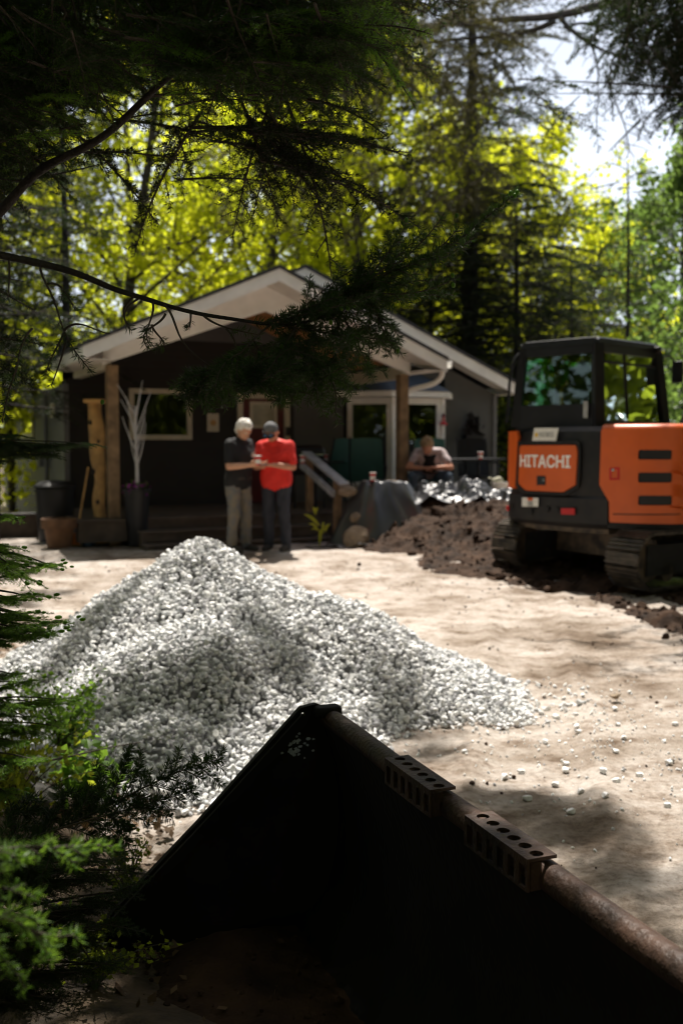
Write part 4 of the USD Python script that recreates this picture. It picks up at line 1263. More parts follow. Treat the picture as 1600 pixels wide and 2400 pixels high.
# undercarriage, turned a little against the upper body
ua = math.radians(-11)
ux_, uy_ = np.array([math.cos(ua), math.sin(ua), 0]), np.array([-math.sin(ua), math.cos(ua), 0])
piv = np.array([0, 1.0, -EZ + .09])
GZ2 = .0
TR, TL, TWI = .255, 1.55, .40
part('slew_ring', trimesh.creation.cylinder(.42, .16, sections=40).apply_translation((0, 1.0, ZB - .03)), 'muddy_steel', exc, 30)
part('track_frame', MB().obox(piv - ux_ * .62 - uy_ * .45 + [0, 0, .2], ux_ * 1.24, uy_ * .9, (0, 0, .26)), 'muddy_steel', exc, False)
per = 2 * TL + 2 * math.pi * TR
nsh = 38
for side_ in (-1, 1):
    c0_ = piv + ux_ * side_ * .84
    tr = part('track', MB().obox(c0_ - ux_ * .10 - uy_ * .80 + [0, 0, .10], ux_ * .20, uy_ * 1.6, (0, 0, .30)), 'seat_black', exc, False)
    for e_ in (-1, 1):
        m = man_tm(m3.Manifold.cylinder(.16, TR - .04, TR - .04, 18, True))
        Rm = np.eye(4)
        Rm[:3, :3] = np.stack([uy_, np.array([0, 0, 1.0]), ux_], 1)
        Rm[:3, 3] = c0_ + uy_ * e_ * TL / 2 + [0, 0, TR]
        part('sprocket' if e_ < 0 else 'idler', m.apply_transform(Rm), 'muddy_steel', tr, 30)
    for k_ in range(4):
        m = man_tm(m3.Manifold.cylinder(.2, .09, .09, 14, True))
        Rm = np.eye(4)
        Rm[:3, :3] = np.stack([uy_, np.array([0, 0, 1.0]), ux_], 1)
        Rm[:3, 3] = c0_ + uy_ * (-.5 + k_ * .34) + [0, 0, .12]
        part('roller', m.apply_transform(Rm), 'muddy_steel', tr, 30)
    for k_ in range(nsh):
        d_ = k_ / nsh * per
        if d_ < TL:
            c_, t_ = uy_ * (-TL / 2 + d_) + [0, 0, 2 * TR], uy_
        elif d_ < TL + math.pi * TR:
            a_ = (d_ - TL) / TR
            c_, t_ = uy_ * (TL / 2 + TR * math.sin(a_)) + [0, 0, TR + TR * math.cos(a_)], uy_ * math.cos(a_) - np.array([0, 0, math.sin(a_)])
        elif d_ < 2 * TL + math.pi * TR:
            c_, t_ = uy_ * (TL / 2 - (d_ - TL - math.pi * TR)) + [0, 0, 0], -uy_
        else:
            a_ = (d_ - 2 * TL - math.pi * TR) / TR
            c_, t_ = uy_ * (-TL / 2 - TR * math.sin(a_)) + [0, 0, TR - TR * math.cos(a_)], -uy_ * math.cos(a_) + np.array([0, 0, math.sin(a_)])
        n_ = np.cross(ux_, t_)
        o_ = c0_ + c_
        pl_ = per / nsh
        mb = MB().obox(o_ - ux_ * TWI / 2 - t_ * pl_ * .47, ux_ * TWI, t_ * pl_ * .94, n_ * .018)
        for g_ in (-.40, -.05, .30):
            mb.obox(o_ - ux_ * TWI / 2 + t_ * pl_ * g_ + n_ * .0175, ux_ * TWI, t_ * pl_ * .12, n_ * .022)
        part('track_shoe', mb, 'track_shoe', tr, False)
# boom, arm and digging bucket ahead of the machine
boom = MB()
bp = spline([(.05, 2.05, .75), (.05, 2.5, 1.7), (.05, 3.3, 2.35), (.05, 4.3, 2.05)], 14)
for a_, b_ in zip(bp[:-1], bp[1:]):
    boom.bar(a_, b_ + (b_ - a_) * .06, .16, .26)
part('boom', boom, 'orange_paint', exc, 30)
part('dipper_arm', MB().bar((.05, 4.2, 2.3), (.05, 4.75, .75), .14, .2), 'orange_paint', exc, 30)
part('boom_cylinder', MB().tube([(.05, 2.3, .8), (.05, 3.2, 2.05)], .05, 10), 'chrome_edge', exc)
dg = spline([(4.6, .75), (5.0, .6), (5.05, .25), (4.7, .05), (4.3, .15)], 14)
m = MB()
for x in (-.25, .35):
    m.add(np.vstack([np.c_[np.full(14, x), dg], [[x, 4.55, .35]]]), [[i, i + 1, 14] for i in range(13)])
m.add(np.vstack([np.c_[np.full(14, -.25), dg], np.c_[np.full(14, .35), dg]]), [[i, i + 1, 15 + i, 14 + i] for i in range(13)])
part('digging_bucket', m, 'muddy_steel', exc, 30)
part('swing_post', man_tm(rbox((.3, .4, .5), .04).translate((.05, 2.0, .62))), 'excavator_grey', exc)

# ------------------------------------------------------------------ tarp covered heap, boulder, crumpled plastic
rng = np.random.default_rng(23)
q = np.array([.58, 13.25, GZ])
X, Y = np.meshgrid(np.linspace(-.75, .75, 110), np.linspace(-.62, .62, 90), indexing='ij')
pp = np.stack([X, Y, 0 * X], -1)
ang = np.arctan2(Y, X)
rr_ = np.hypot(X / .50, Y / .46)
Z = .86 * np.clip(1.25 - rr_ ** 1.5 * 1.1, -.05, .93) / .93
fold = np.abs(np.sin(ang * 4.5 + 2.2 * meshkit.fbm(pp * 2.0, 3, 61) * 3)) ** 3
Z = Z + .07 * fold * np.clip(rr_, 0, 1) + .10 * (meshkit.fbm(pp * 3.5, 3, 62) - .5) + .03 * np.abs(meshkit.fbm(pp * 9, 3, 63) - .5)
v = np.stack([X * 1.38, Y, np.maximum(Z * .93, -.05)], -1).reshape(-1, 3)
i = np.arange(109)[:, None] * 90
j = np.arange(89)[None]
f4 = np.stack([i + j, i + 90 + j, i + 91 + j, i + j + 1], -1).reshape(-1, 4)
o = thing('tarp_heap', 'tall rounded heap covered with dark grey plastic tarp in front of the right porch post', 'covered heap', q)
part('tarp_cover', MB().add(v, f4), 'tarp', o, True)
q = P(836, 1262, 12.85)
o = thing('boulder', 'rounded brown boulder at the foot of the tarp covered heap', 'boulder', (q[0], q[1], .20))
s_ = trimesh.creation.icosphere(4, 1)
v = np.array(s_.vertices)
v = v * (1 + .35 * (meshkit.fbm(v * 1.6 + 4, 3, 71) - .5)[:, None]) + 0
part('boulder_body', trimesh.Trimesh(v * [.185, .16, .21], s_.faces, process=False), 'rock_brown', o, True)
for (px, py, d, s, lab) in ((836, 1215, 13.0, (.09, .08, .08), 'small grey rock resting on top of the brown boulder'), (815, 1152, 13.2, (.13, .10, .07), 'flat brown rock against the upper left edge of the tarp heap'), (915, 1142, 13.35, (.15, .12, .10), 'pale brown rock on the right shoulder of the tarp heap')):
    q = P(px, py, d)
    v = np.array(s_.vertices)
    v = v * (1 + .5 * (meshkit.fbm(v * 1.8 + px, 3, 73) - .5)[:, None])
    o = thing('rock', lab, 'rock', q)
    part('rock_body', trimesh.Trimesh(v * np.array(s), s_.faces, process=False), 'rock_brown', o, True)
# crumpled sheet running right along the soil heap
X, Y = np.meshgrid(np.linspace(-.15, 2.15, 190), np.linspace(-.42, .42, 80), indexing='ij')
pp = np.stack([X, Y, 0 * X], -1)
wv = X * 7 + 5 * meshkit.fbm(pp * 1.4, 3, 81) + Y * 5
Z = .13 * (1 - np.abs(np.sin(wv * .62))) ** 1.8 + .06 * np.abs(meshkit.fbm(pp * 3.0, 2, 82) - .5) + .10 * meshkit.fbm(pp * 1.2, 2, 83)
bow = .02 - .5 * np.clip(-Y - .12, 0, 1) - .15 * np.clip(Y, 0, 1)
WX, WY = .72 + X * .95 + Y * .2, 13.62 - X * .12 + Y
base = np.maximum(soil_h(WX, WY), GZ + .28 + .30 * np.exp(-((X - .95) / 1.3) ** 2))
v = np.stack([WX, WY, base + Z + bow + .02], -1).reshape(-1, 3)
i = np.arange(189)[:, None] * 80
j = np.arange(79)[None]
f4 = np.stack([i + j, i + 80 + j, i + 81 + j, i + j + 1], -1).reshape(-1, 4)
o = thing('crumpled_plastic', 'crumpled dark plastic sheet with shiny folds lying on the soil heap beside the excavator', 'plastic sheet')
part('sheet', MB().add(v, f4), 'tarp', o, True)
# yellow-green weed in front of the railing
q = P(752, 1290, 12.85)
o = thing('yellow_plant', 'small plant with long yellow green leaves on a leaning stem before the stair railing', 'plant', (q[0], q[1], GZ))
m = MB()
stem = [P(768, 1262, 12.85), P(752, 1232, 12.85), P(738, 1205, 12.85), P(730, 1192, 12.85)]
base = np.array([q[0], q[1], GZ])
stem = [np.array(s) - base for s in stem]
part('stem', MB().tube(spline([[.07, 0, 0.0]] + stem, 12), .008, 6), 'twig', o)
for (a, b, w) in (((748, 1232), (712, 1205), .05), ((745, 1240), (722, 1228), .035), ((748, 1245), (728, 1242), .03), ((752, 1240), (748, 1284), .045), ((760, 1248), (773, 1228), .035), ((740, 1210), (733, 1188), .035), ((738, 1207), (746, 1190), .03), ((756, 1250), (758, 1222), .03)):
    pa, pb = P(*a, 12.85) - base, P(*b, 12.83) - base
    d_ = pb - pa
    s_ = unit(np.cross(d_, [0.2, 1, .2]))
    pts = []
    for t in np.linspace(0, 1, 6):
        c_ = pa + d_ * t + np.array([0, -.02, .03]) * math.sin(t * 3.14)
        w_ = w * .5 * math.sin(max(.08, min(t * .9 + .1, .97)) * 3.14)
        pts += [c_ - s_ * w_, c_ + s_ * w_]
    part('leaf', MB().add(pts, [[2 * k_, 2 * k_ + 1, 2 * k_ + 3, 2 * k_ + 2] for k_ in range(5)]), 'yellow_leaf', o, False)
# ------------------------------------------------------------------ people
def skin_mesh(bones, refine=.03, it=8):
    parts = []
    for b in bones:
        parts.append(m3.Manifold.batch_hull([m3.Manifold.sphere(r, 16).translate(tuple(map(float, p))) for p, r in b]))
    m = m3.Manifold.batch_boolean(parts, m3.OpType.Add).refine_to_length(refine)
    t = man_tm(m)
    t.merge_vertices()
    trimesh.smoothing.filter_taubin(t, .5, .52, iterations=it)
    return t


def hand_bones(wrist, dirv, palm_n, s=1.0, curl=.5):
    """palm, four unequal bent fingers, thumb leaving the side"""
    d, n = unit(dirv), unit(palm_n)
    n = unit(n - d * (n @ d))
    sd = np.cross(d, n)
    w = np.asarray(wrist, float)
    B = [[(w, .024 * s), (w + d * .045 * s + sd * .028 * s, .017 * s), (w + d * .085 * s + sd * .030 * s, .014 * s), (w + d * .085 * s - sd * .030 * s, .014 * s)]]
    for i, L in enumerate((.070, .080, .074, .056)):
        p0 = w + d * .08 * s + sd * (.030 - .020 * i) * s
        a1, a2 = curl * .7, curl * 1.6
        p1 = p0 + (d * math.cos(a1) + n * math.sin(a1)) * L * .52 * s
        p2 = p1 + (d * math.cos(a2) + n * math.sin(a2)) * L * .48 * s
        B.append([(p0, .0095 * s), (p1, .0088 * s)])
        B.append([(p1, .0088 * s), (p2, .0075 * s)])
    t0 = w + d * .025 * s + sd * .026 * s
    t1 = t0 + (d * .7 + sd * .7 + n * .25) * .042 * s
    t2 = t1 + (d * .95 + n * .4) * .032 * s
    B += [[(t0, .014 * s), (t1, .011 * s)], [(t1, .011 * s), (t2, .0085 * s)]]
    return B


def rotx(a):
    c, s = math.cos(a), math.sin(a)
    return np.array([[1, 0, 0], [0, c, -s], [0, s, c]])


def rotz(a):
    c, s = math.cos(a), math.sin(a)
    return np.array([[c, -s, 0], [s, c, 0], [0, 0, 1]])


def creased(m, f, amp, seed):
    v, n = np.array(m.vertices), np.array(m.vertex_normals)
    k = np.abs(meshkit.fbm(v * [f, f, f * .55], 3, seed) - .5) * 2 - .25
    return trimesh.Trimesh(v + n * (k * amp)[:, None], m.faces, process=False)


def person(label, loc, rz, J, skin, shirt, pants, hair=None, hairstyle='short', cap=None, head_pitch=.5, head_yaw=0, sleeve=.75, shirt_tail=None, psc=.93):
    """J: joints; the figure faces local -y"""
    o = thing('person', label, 'person', loc, rz, scale=(psc, psc, psc))
    Hc = np.array(J['head'])
    HR = rotz(head_yaw) @ rotx(head_pitch)
    hp = lambda x, y, z: Hc + HR @ np.array([x, y, z])
    neck, chest, pel = np.array(J['neck']), np.array(J['chest']), np.array(J['pelvis'])
    sh = [np.array(J['shL']), np.array(J['shR'])]
    hip = [np.array(J['hipL']), np.array(J['hipR'])]
    el, wr, kn, an = (([np.array(J[k + 'L']), np.array(J[k + 'R'])]) for k in ('el', 'wr', 'kn', 'an'))
    xd = unit(sh[1] - sh[0])
    # one continuous body
    B = [[(pel + xd * .08, .115), (pel - xd * .08, .115), ((pel + chest) / 2 + xd * .07, .10), ((pel + chest) / 2 - xd * .07, .10)],
         [((pel + chest) / 2 + xd * .07, .10), ((pel + chest) / 2 - xd * .07, .10), (chest + xd * .09, .112), (chest - xd * .09, .112)],
         [(chest + xd * .09, .112), (chest - xd * .09, .112), (sh[0], .062), (sh[1], .062)],
         [(sh[0] * .55 + neck * .45, .055), (sh[1] * .55 + neck * .45, .055), (neck, .058)],
         [(neck, .058), (hp(0, .01, -.06), .058)],
         [(hp(0, .015, .035), .088), (hp(0, -.005, -.02), .080)], [(hp(0, -.02, .02), .080), (hp(0, -.055, -.085), .030), (hp(.02, -.045, -.08), .03), (hp(-.02, -.045, -.08), .03)],
         [(hp(0, -.088, -.005), .010), (hp(0, -.108, -.035), .014), (hp(0, -.088, -.04), .016)],
         [(hp(-.018, -.082, -.066), .008), (hp(.018, -.082, -.066), .008)],
         [(hp(.084, .012, -.005), .015), (hp(.086, .018, -.035), .010)], [(hp(-.084, .012, -.005), .015), (hp(-.086, .018, -.035), .010)]]
    for k in (0, 1):
        B += [[(sh[k], .060), (el[k], .044)], [(el[k], .044), (el[k] * .6 + wr[k] * .4, .043), (wr[k], .028)],
              [(hip[k], .095), (kn[k], .060)], [(kn[k], .060), (kn[k] * .62 + an[k] * .38 + np.array([0, .02, 0]), .058), (an[k], .042)],
              [(an[k] + [0, .04, -.03], .040), (an[k] + [0, -.10, -.045], .034), (an[k] + [0, -.17, -.055], .024)]]
        B += hand_bones(wr[k], J['hd' + 'LR'[k]], J['hn' + 'LR'[k]], 1.0, .55)
    part('body', skin_mesh(B, .022, 6), skin, o, True)
    for s in (-1, 1):
        part('eye', trimesh.creation.icosphere(2, .011).apply_translation(hp(s * .032, -.083, .005)), 'plastic_white', o)
        part('pupil', trimesh.creation.icosphere(1, .006).apply_translation(hp(s * .032, -.0905, .005)), 'black_plastic', o)
    # clothing
    S = [[(pel + xd * .085 + [0, 0, -.03], .135), (pel - xd * .085 + [0, 0, -.03], .135), ((pel + chest) / 2 + xd * .08, .122), ((pel + chest) / 2 - xd * .08, .122)] if shirt_tail is None else [((pel + chest) / 2 + xd * .08, .122), ((pel + chest) / 2 - xd * .08, .122), (pel * .7 + chest * .3, .12)],
         [((pel + chest) / 2 + xd * .08, .122), ((pel + chest) / 2 - xd * .08, .122), (chest + xd * .10, .130), (chest - xd * .10, .130)],
         [(chest + xd * .10, .130), (chest - xd * .10, .130), (sh[0], .076), (sh[1], .076)],
         [(sh[0] * .6 + neck * .4, .066), (sh[1] * .6 + neck * .4, .066), (neck * .93 + chest * .07, .070)]]
    for k in (0, 1):
        e = sh[k] * (1 - sleeve) + el[k] * sleeve
        S.append([(sh[k], .077), (e, .068)])
    part('shirt', creased(skin_mesh(S, .022, 5), 9, .030, 11), shirt, o, True)
    T = [[(pel + xd * .08, .128), (pel - xd * .08, .128), (hip[0], .108), (hip[1], .108)]]
    for k in (0, 1):
        T += [[(hip[k], .108), (kn[k], .078)], [(kn[k], .078), (an[k] + [0, .01, .02], .066)], [(an[k] + [0, .01, .03], .066), (an[k] + [0, .0, -.02], .068)]]
    part('trousers', creased(skin_mesh(T, .022, 5), 11, .034, 12), pants, o, True)
    for k in (0, 1):
        part('shoe', skin_mesh([[(an[k] + [0, .045, -.04], .050), (an[k] + [0, -.10, -.052], .046), (an[k] + [0, -.175, -.06], .034)]], .03, 3), 'boot', o, True)
    if hair:
        rg = np.random.default_rng(3)
        hb = [[(hp(0, .03, .045), .098), (hp(0, .045, -.02), .080)], [(hp(0, -.03, .075), .062), (hp(0, .02, .06), .09)]]
        h = skin_mesh(hb, .016, 2)
        v = np.array(h.vertices)
        amp = .034 if hairstyle == 'short' else .055
        v = v + (v - Hc) / .1 * ((meshkit.fbm(v * (38 if hairstyle == 'short' else 26), 3, 5) - .4) * amp)[:, None]
        part('hair', trimesh.Trimesh(v, h.faces, process=False), hair, o, True)
    if cap:
        c = skin_mesh([[(hp(0, .01, .055), .094), (hp(0, .02, .035), .097)]], .018, 3)
        v = np.array(c.vertices)
        loc_ = (v - Hc) @ HR
        keep = loc_[:, 2] > .012
        f = c.faces[np.all(keep[c.faces], axis=1)]
        cp = part('cap', trimesh.Trimesh(v, f, process=False), cap, o, True)
        br = [hp(math.sin(t) * .082, -.06 - math.cos(t) * .10 * r_, .048 - .012 * r_ - .02 * abs(math.sin(t))) for r_ in (.2, 1.0) for t in np.linspace(-1.25, 1.25, 12)]
        br = np.array(br)
        part('cap_brim', MB().add(np.vstack([br, br - HR @ np.array([0, 0, .007])]), [[i, i + 1, 13 + i, 12 + i] for i in range(11)] + [[24 + i, 36 + i, 37 + i, 25 + i] for i in range(11)] + [[12 + i, 13 + i, 37 + i, 36 + i] for i in range(11)]), 'shirt_black', cp, False)
    return o, hp


# man in the black shirt, turned to the right, looking down at what he holds
J1 = dict(pelvis=(0, 0, .96), chest=(0, -.03, 1.27), neck=(0, -.05, 1.47), head=(0, -.105, 1.60), shL=(-.185, -.02, 1.42), shR=(.185, -.02, 1.42),
          hipL=(-.10, 0, .92), hipR=(.10, 0, .92), knL=(-.11, -.02, .51), knR=(.12, -.03, .51), anL=(-.12, .02, .10), anR=(.14, -.02, .10),
          elL=(-.25, -.06, 1.13), elR=(.24, -.04, 1.14), wrL=(-.12, -.30, 1.15), wrR=(.13, -.29, 1.16), hdL=(.25, -.9, .1), hdR=(-.15, -1, .1), hnL=(.6, 0, .5), hnR=(-.6, 0, .5))
m1, hp1 = person('white haired person in black shirt and worn jeans looking down at hands', (-1.26, 12.15, GZ), math.radians(55), J1, 'skin', 'shirt_black', 'jeans_worn', 'hair_white', head_pitch=.55, head_yaw=-.1)
part('name_tag', MB().obox((-.02 + .075, -.178, 1.25), (.085, .012, 0), (0, -.004, 0), (.012, 0, .06)), 'sticker_white', m1, False)
part('belt', skin_mesh([[(np.array([.07, 0, .975]), .14), (np.array([-.07, 0, .975]), .14)]], .03, 1).slice_plane([0, 0, .955], [0, 0, 1]).slice_plane([0, 0, .995], [0, 0, -1]), 'boot', m1)
# man in red
J2 = dict(pelvis=(0, 0, .95), chest=(0, -.04, 1.26), neck=(0, -.07, 1.45), head=(-.01, -.14, 1.575), shL=(-.19, -.03, 1.40), shR=(.19, -.03, 1.40),
          hipL=(-.10, 0, .91), hipR=(.10, 0, .91), knL=(-.11, -.02, .50), knR=(.11, -.02, .50), anL=(-.12, .02, .10), anR=(.13, .02, .10),
          elL=(-.26, -.08, 1.12), elR=(.27, -.08, 1.12), wrL=(-.09, -.30, 1.13), wrR=(.07, -.28, 1.15), hdL=(.5, -.85, .05), hdR=(-.8, -.6, .02), hnL=(.5, .2, .7), hnR=(-.2, .1, .9))
m2, hp2 = person('person in red shirt and grey cap with dark trousers, head bowed over hands', (-.80, 12.22, GZ), math.radians(-18), J2, 'skin_red', 'shirt_red', 'jeans_dark', None, cap='cap_grey', head_pitch=.75)
gl = np.array([hp2(math.sin(t) * .09, -.045 - .05 * math.cos(t), .045) for t in np.linspace(-1.3, 1.3, 12)])
sgl = thing('sunglasses', 'blue mirrored sunglasses pushed up on the grey cap', 'sunglasses')
Rz = rotz(math.radians(-18))
place = lambda p_: np.array([-.80, 12.22, GZ]) + Rz @ np.asarray(p_) * .93
part('frame', MB().tube([place(p_ + [0, -.015, .012]) for p_ in gl], .005, 6), 'black_plastic', sgl)
for s in (-1, 1):
    part('lens', trimesh.creation.icosphere(2, 1).apply_transform(np.diag([.026, .010, .018, 1])).apply_transform(trimesh.transformations.rotation_matrix(math.radians(-18), (0, 0, 1))).apply_translation(place(hp2(s * .038, -.115, .048))), 'blue_thing', sgl)
# phone they look at, cup in the hand of the man in black
ph = thing('phone', 'small dark phone held between the two standing people', 'phone', place((-.02, -.40, 1.155)), .3)
part('phone_body', man_tm(rbox((.08, .15, .010), .004)), 'black_plastic', ph)
part('screen', MB().box((-.034, -.068, .0052), (.034, .068, .0062)), 'house_glass', ph, False)
R1 = rotz(math.radians(55))
copy_thing(c0, np.array([-1.26, 12.15, GZ]) + R1 @ np.array([-.08, -.40, 1.15]) * .93, 0, 'red plastic cup held up in the hand of the white haired person')
# seated man
J3 = dict(pelvis=(0, .05, .52), chest=(0, -.18, .80), neck=(-.01, -.31, .92), head=(-.04, -.42, .99), shL=(-.185, -.22, .90), shR=(.185, -.22, .90),
          hipL=(-.11, .02, .50), hipR=(.11, .02, .50), knL=(-.27, -.42, .53), knR=(.30, -.42, .53), anL=(-.20, -.38, .10), anR=(.27, -.36, .10),
          elL=(-.33, -.38, .66), elR=(.34, -.36, .66), wrL=(-.10, -.50, .655), wrR=(.10, -.50, .66), hdL=(1, -.12, -.05), hdR=(-1, -.12, .0), hnL=(0, -.4, -.9), hnR=(0, -.4, -.9))
sp = P(1006, 1190, 15.15)
m3_, hp3 = person('person with sandy hair seated on the deck leaning forward, arms crossed on knees', (sp[0], sp[1], .496), math.radians(-6), J3, 'skin_red', 'shirt_plaid', 'jeans_blue', 'hair_sandy', 'curly', head_pitch=.65, head_yaw=-.35, sleeve=.6, psc=.94)
part('undershirt', skin_mesh([[(np.array(p_), r_) for p_, r_ in (((-.045, -.245, .84), .085), ((.045, -.245, .84), .085), ((-.03, -.16, .66), .11), ((.03, -.16, .66), .11))]], .03, 3), 'shirt_black', m3_, True)
chair('folding_chair', 'folding chair under the seated person with sandy hair', (sp[0], sp[1] + .10, .496), math.radians(-6), 'sling_green', 'black_metal')
# ------------------------------------------------------------------ vegetation
def frame_of(d, up):
    """rotation matrices with x along d and z near up"""
    d = unit(d)
    up = np.broadcast_to(np.asarray(up, float), d.shape)
    y = unit(np.cross(up, d))
    z = np.cross(d, y)
    return np.stack([d, y, z], -1)


def needles(P0, D, n_per, nl, nw, rng, spread=.95, fwd=.55, upbias=.25):
    """kite-shaped needles along straight twig pieces P0 -> P0+D; returns verts, faces"""
    L = np.linalg.norm(D, axis=1)
    cnt = np.maximum(1, rng.poisson(L * n_per))
    idx = np.repeat(np.arange(len(L)), cnt)
    t = rng.random(len(idx))
    ax = unit(D)[idx]
    base = P0[idx] + D[idx] * t[:, None]
    r = rng.normal(size=(len(idx), 3)) + [0, 0, upbias]
    r -= ax * np.sum(r * ax, 1, keepdims=True)
    r = unit(r)
    d = unit(ax * fwd * rng.uniform(.6, 1.4, (len(idx), 1)) + r * spread)
    l = nl * rng.uniform(.7, 1.15, (len(idx), 1))
    s = unit(np.cross(d, rng.normal(size=d.shape))) * nw / 2
    v = np.stack([base, base + d * l * .45 + s, base + d * l, base + d * l * .45 - s], 1).reshape(-1, 3)
    k = np.arange(len(idx))[:, None] * 4
    f = np.vstack([k + [0, 1, 2], k + [0, 2, 3]])
    return v, f


def frond(length, seed, lat_step, lat_max, n_per, nl, nw, sub=True, droop=.12, width=.8):
    """flat conifer spray along +x; returns (needle mesh, twig mesh)"""
    rg = np.random.default_rng(seed)
    segs = []
    m = MB()
    n = 12
    xs_ = np.linspace(0, length, n)
    main = np.stack([xs_, .03 * length * np.sin(xs_ / length * 3 + seed), -droop * length * (xs_ / length) ** 2 + .03 * length * np.sin(xs_ / length * 2.5)], 1)
    m.tube(main, np.linspace(.006, .0015, n) * (length / .4) ** .6, 5)
    segs += [(main[i], main[i + 1] - main[i]) for i in range(2, n - 1)]
    x = length * .10
    s = 1
    while x < length * .97:
        p = np.array([np.interp(x, xs_, main[:, k]) for k in range(3)])
        L = lat_max * (1 - x / length) ** width * rg.uniform(.7, 1.1) + .12 * lat_max
        a = math.radians(rg.uniform(42, 60)) * s
        d = np.array([math.cos(a), math.sin(a), rg.uniform(-.22, .12)])
        q = [p]
        for _ in range(4):
            d = unit(d + [.06, 0, -.05])
            q.append(q[-1] + d * L / 4)
        m.tube(np.array(q), np.linspace(.0022, .0009, 5) * (length / .4) ** .6, 4)
        segs += [(q[i], q[i + 1] - q[i]) for i in range(4)]
        if sub and L > lat_max * .35:
            for t, ss in ((.35, 1), (.5, -1), (.65, 1), (.8, -1)):
                pp = q[0] + (q[-1] - q[0]) * t
                aa = a + ss * .75
                dd = np.array([math.cos(aa), math.sin(aa), rg.uniform(-.2, .1)]) * L * .42 * (1.1 - t)
                segs += [(pp, dd)]
        s = -s
        x += lat_step * rg.uniform(.7, 1.3)
    P0, D = np.array([q[0] for q in segs]), np.array([q[1] for q in segs])
    v, f = needles(P0, D, n_per, nl, nw, rg)
    return trimesh.Trimesh(v, f, process=False), m.get()


def merge_frond(fr):
    return fr


NEAR = [frond(.42, s, .030, .17, 620, .019, .0021) for s in (1, 2, 3, 4)]
MID = [frond(.75, s, .060, .30, 230, .026, .0046) for s in (5, 6, 7)]
FAR = [frond(1.25, s, .12, .46, 70, .055, .014) for s in (8, 9, 10)]


def sprays(name, parent, fr, pos, dirs, ups, scale, needle_mat, rng, label=None, twig='twig'):
    n = len(pos)
    k = len(fr)
    R = frame_of(np.asarray(dirs, float), np.asarray(ups, float))
    ids = rng.integers(0, k, n)
    a = instancer(name, parent, [(f[0], needle_mat) for f in fr], pos, R, scale, ids, label)
    instancer('twigs', parent, [(f[1], twig) for f in fr], pos, R, scale, ids)
    return a


# ---- broadleaf trees -------------------------------------------------
def branch_skeleton(h, seed, spread, limbs, low):
    rg = np.random.default_rng(seed)
    wood, tips = MB(), []
    tr = spline([(0, 0, -.3), (.02 * h * rg.normal(), .02 * h * rg.normal(), h * .35), (.03 * h * rg.normal(), .03 * h * rg.normal(), h * .7), (.03 * h * rg.normal(), .03 * h * rg.normal(), h * .97)], 16)
    wood.tube(tr, np.linspace(.013 * h, .003 * h, 16), 8)
    for i in range(limbs):
        t = low + (1 - low) * (i + rg.random()) / limbs * .96
        p = np.array([np.interp(t, np.linspace(0, 1, 16), tr[:, k]) for k in range(3)])
        a = i * 2.4 + rg.normal(0, .4)
        L = spread * h * (.55 + .75 * math.sin(min(1, (1.06 - t) * 1.35) * 1.57)) * rg.uniform(.7, 1.15) * (.5 + .5 * min(1, (1.05 - t) * 2.5))
        el = rg.uniform(.25, .75) + .4 * t
        d = np.array([math.cos(a) * math.cos(el), math.sin(a) * math.cos(el), math.sin(el)])
        q = [p]
        for _ in range(5):
            d = unit(d + rg.normal(0, .16, 3) + [0, 0, .05])
            q.append(q[-1] + d * L / 5)
        q = np.array(q)
        wood.tube(q, np.linspace(.0045 * h * (1.2 - t), .0008 * h, 6), 5)
        for j in range(9):
            tt = rg.uniform(.25, 1.0)
            b = np.array([np.interp(tt, np.linspace(0, 1, 6), q[:, k]) for k in range(3)])
            dd = unit(rg.normal(size=3) + [0, 0, .25] + unit(q[-1] - q[0]) * .5) * L * rg.uniform(.18, .42)
            wood.tube(np.array([b, b + dd * .5 + rg.normal(0, .02 * L, 3), b + dd]), (.0016 * h, .001 * h, .0005 * h), 4)
            for u in np.linspace(.35, 1.05, 4):
                tips.append(b + dd * u)
    return wood.get(), np.array(tips)


def leaf_cloud(tips, per, sigma, size, seed, droop=.3):
    rg = np.random.default_rng(seed)
    c = np.repeat(tips, per, axis=0) + rg.normal(0, sigma, (len(tips) * per, 3))
    n = len(c)
    nrm = unit(rg.normal(size=(n, 3)) * [1, 1, .8] + [0, 0, .5])
    u = unit(np.cross(nrm, rg.normal(size=(n, 3))))
    w = np.cross(nrm, u)
    s = size * rg.uniform(.6, 1.3, (n, 1))
    v = np.stack([c - u * s * .5, c + w * s * .42 - nrm * s * .12, c + u * s * .6, c - w * s * .42 - nrm * s * .12], 1).reshape(-1, 3)
    k = np.arange(n)[:, None] * 4
    return trimesh.Trimesh(v, np.vstack([k + [0, 1, 2], k + [0, 2, 3]]), process=False)


def broadleaf(name, label, loc, h, seed, leaf, spread=.26, limbs=26, low=.22, per=7, size=.15, sigma=.16, rz=0, group=None):
    o = thing(name, label, 'tree', loc, rz, group)
    w, tips = branch_skeleton(h, seed, spread, limbs, low)
    part('trunk', w, 'bark', o, True)
    part('crown', leaf_cloud(tips, per, sigma, size, seed + 1), leaf, o, False, kind='stuff')
    return o


def at(px, d, z=.2):
    q = P(px, 1035, d)
    return (float(q[0]), float(d), z)


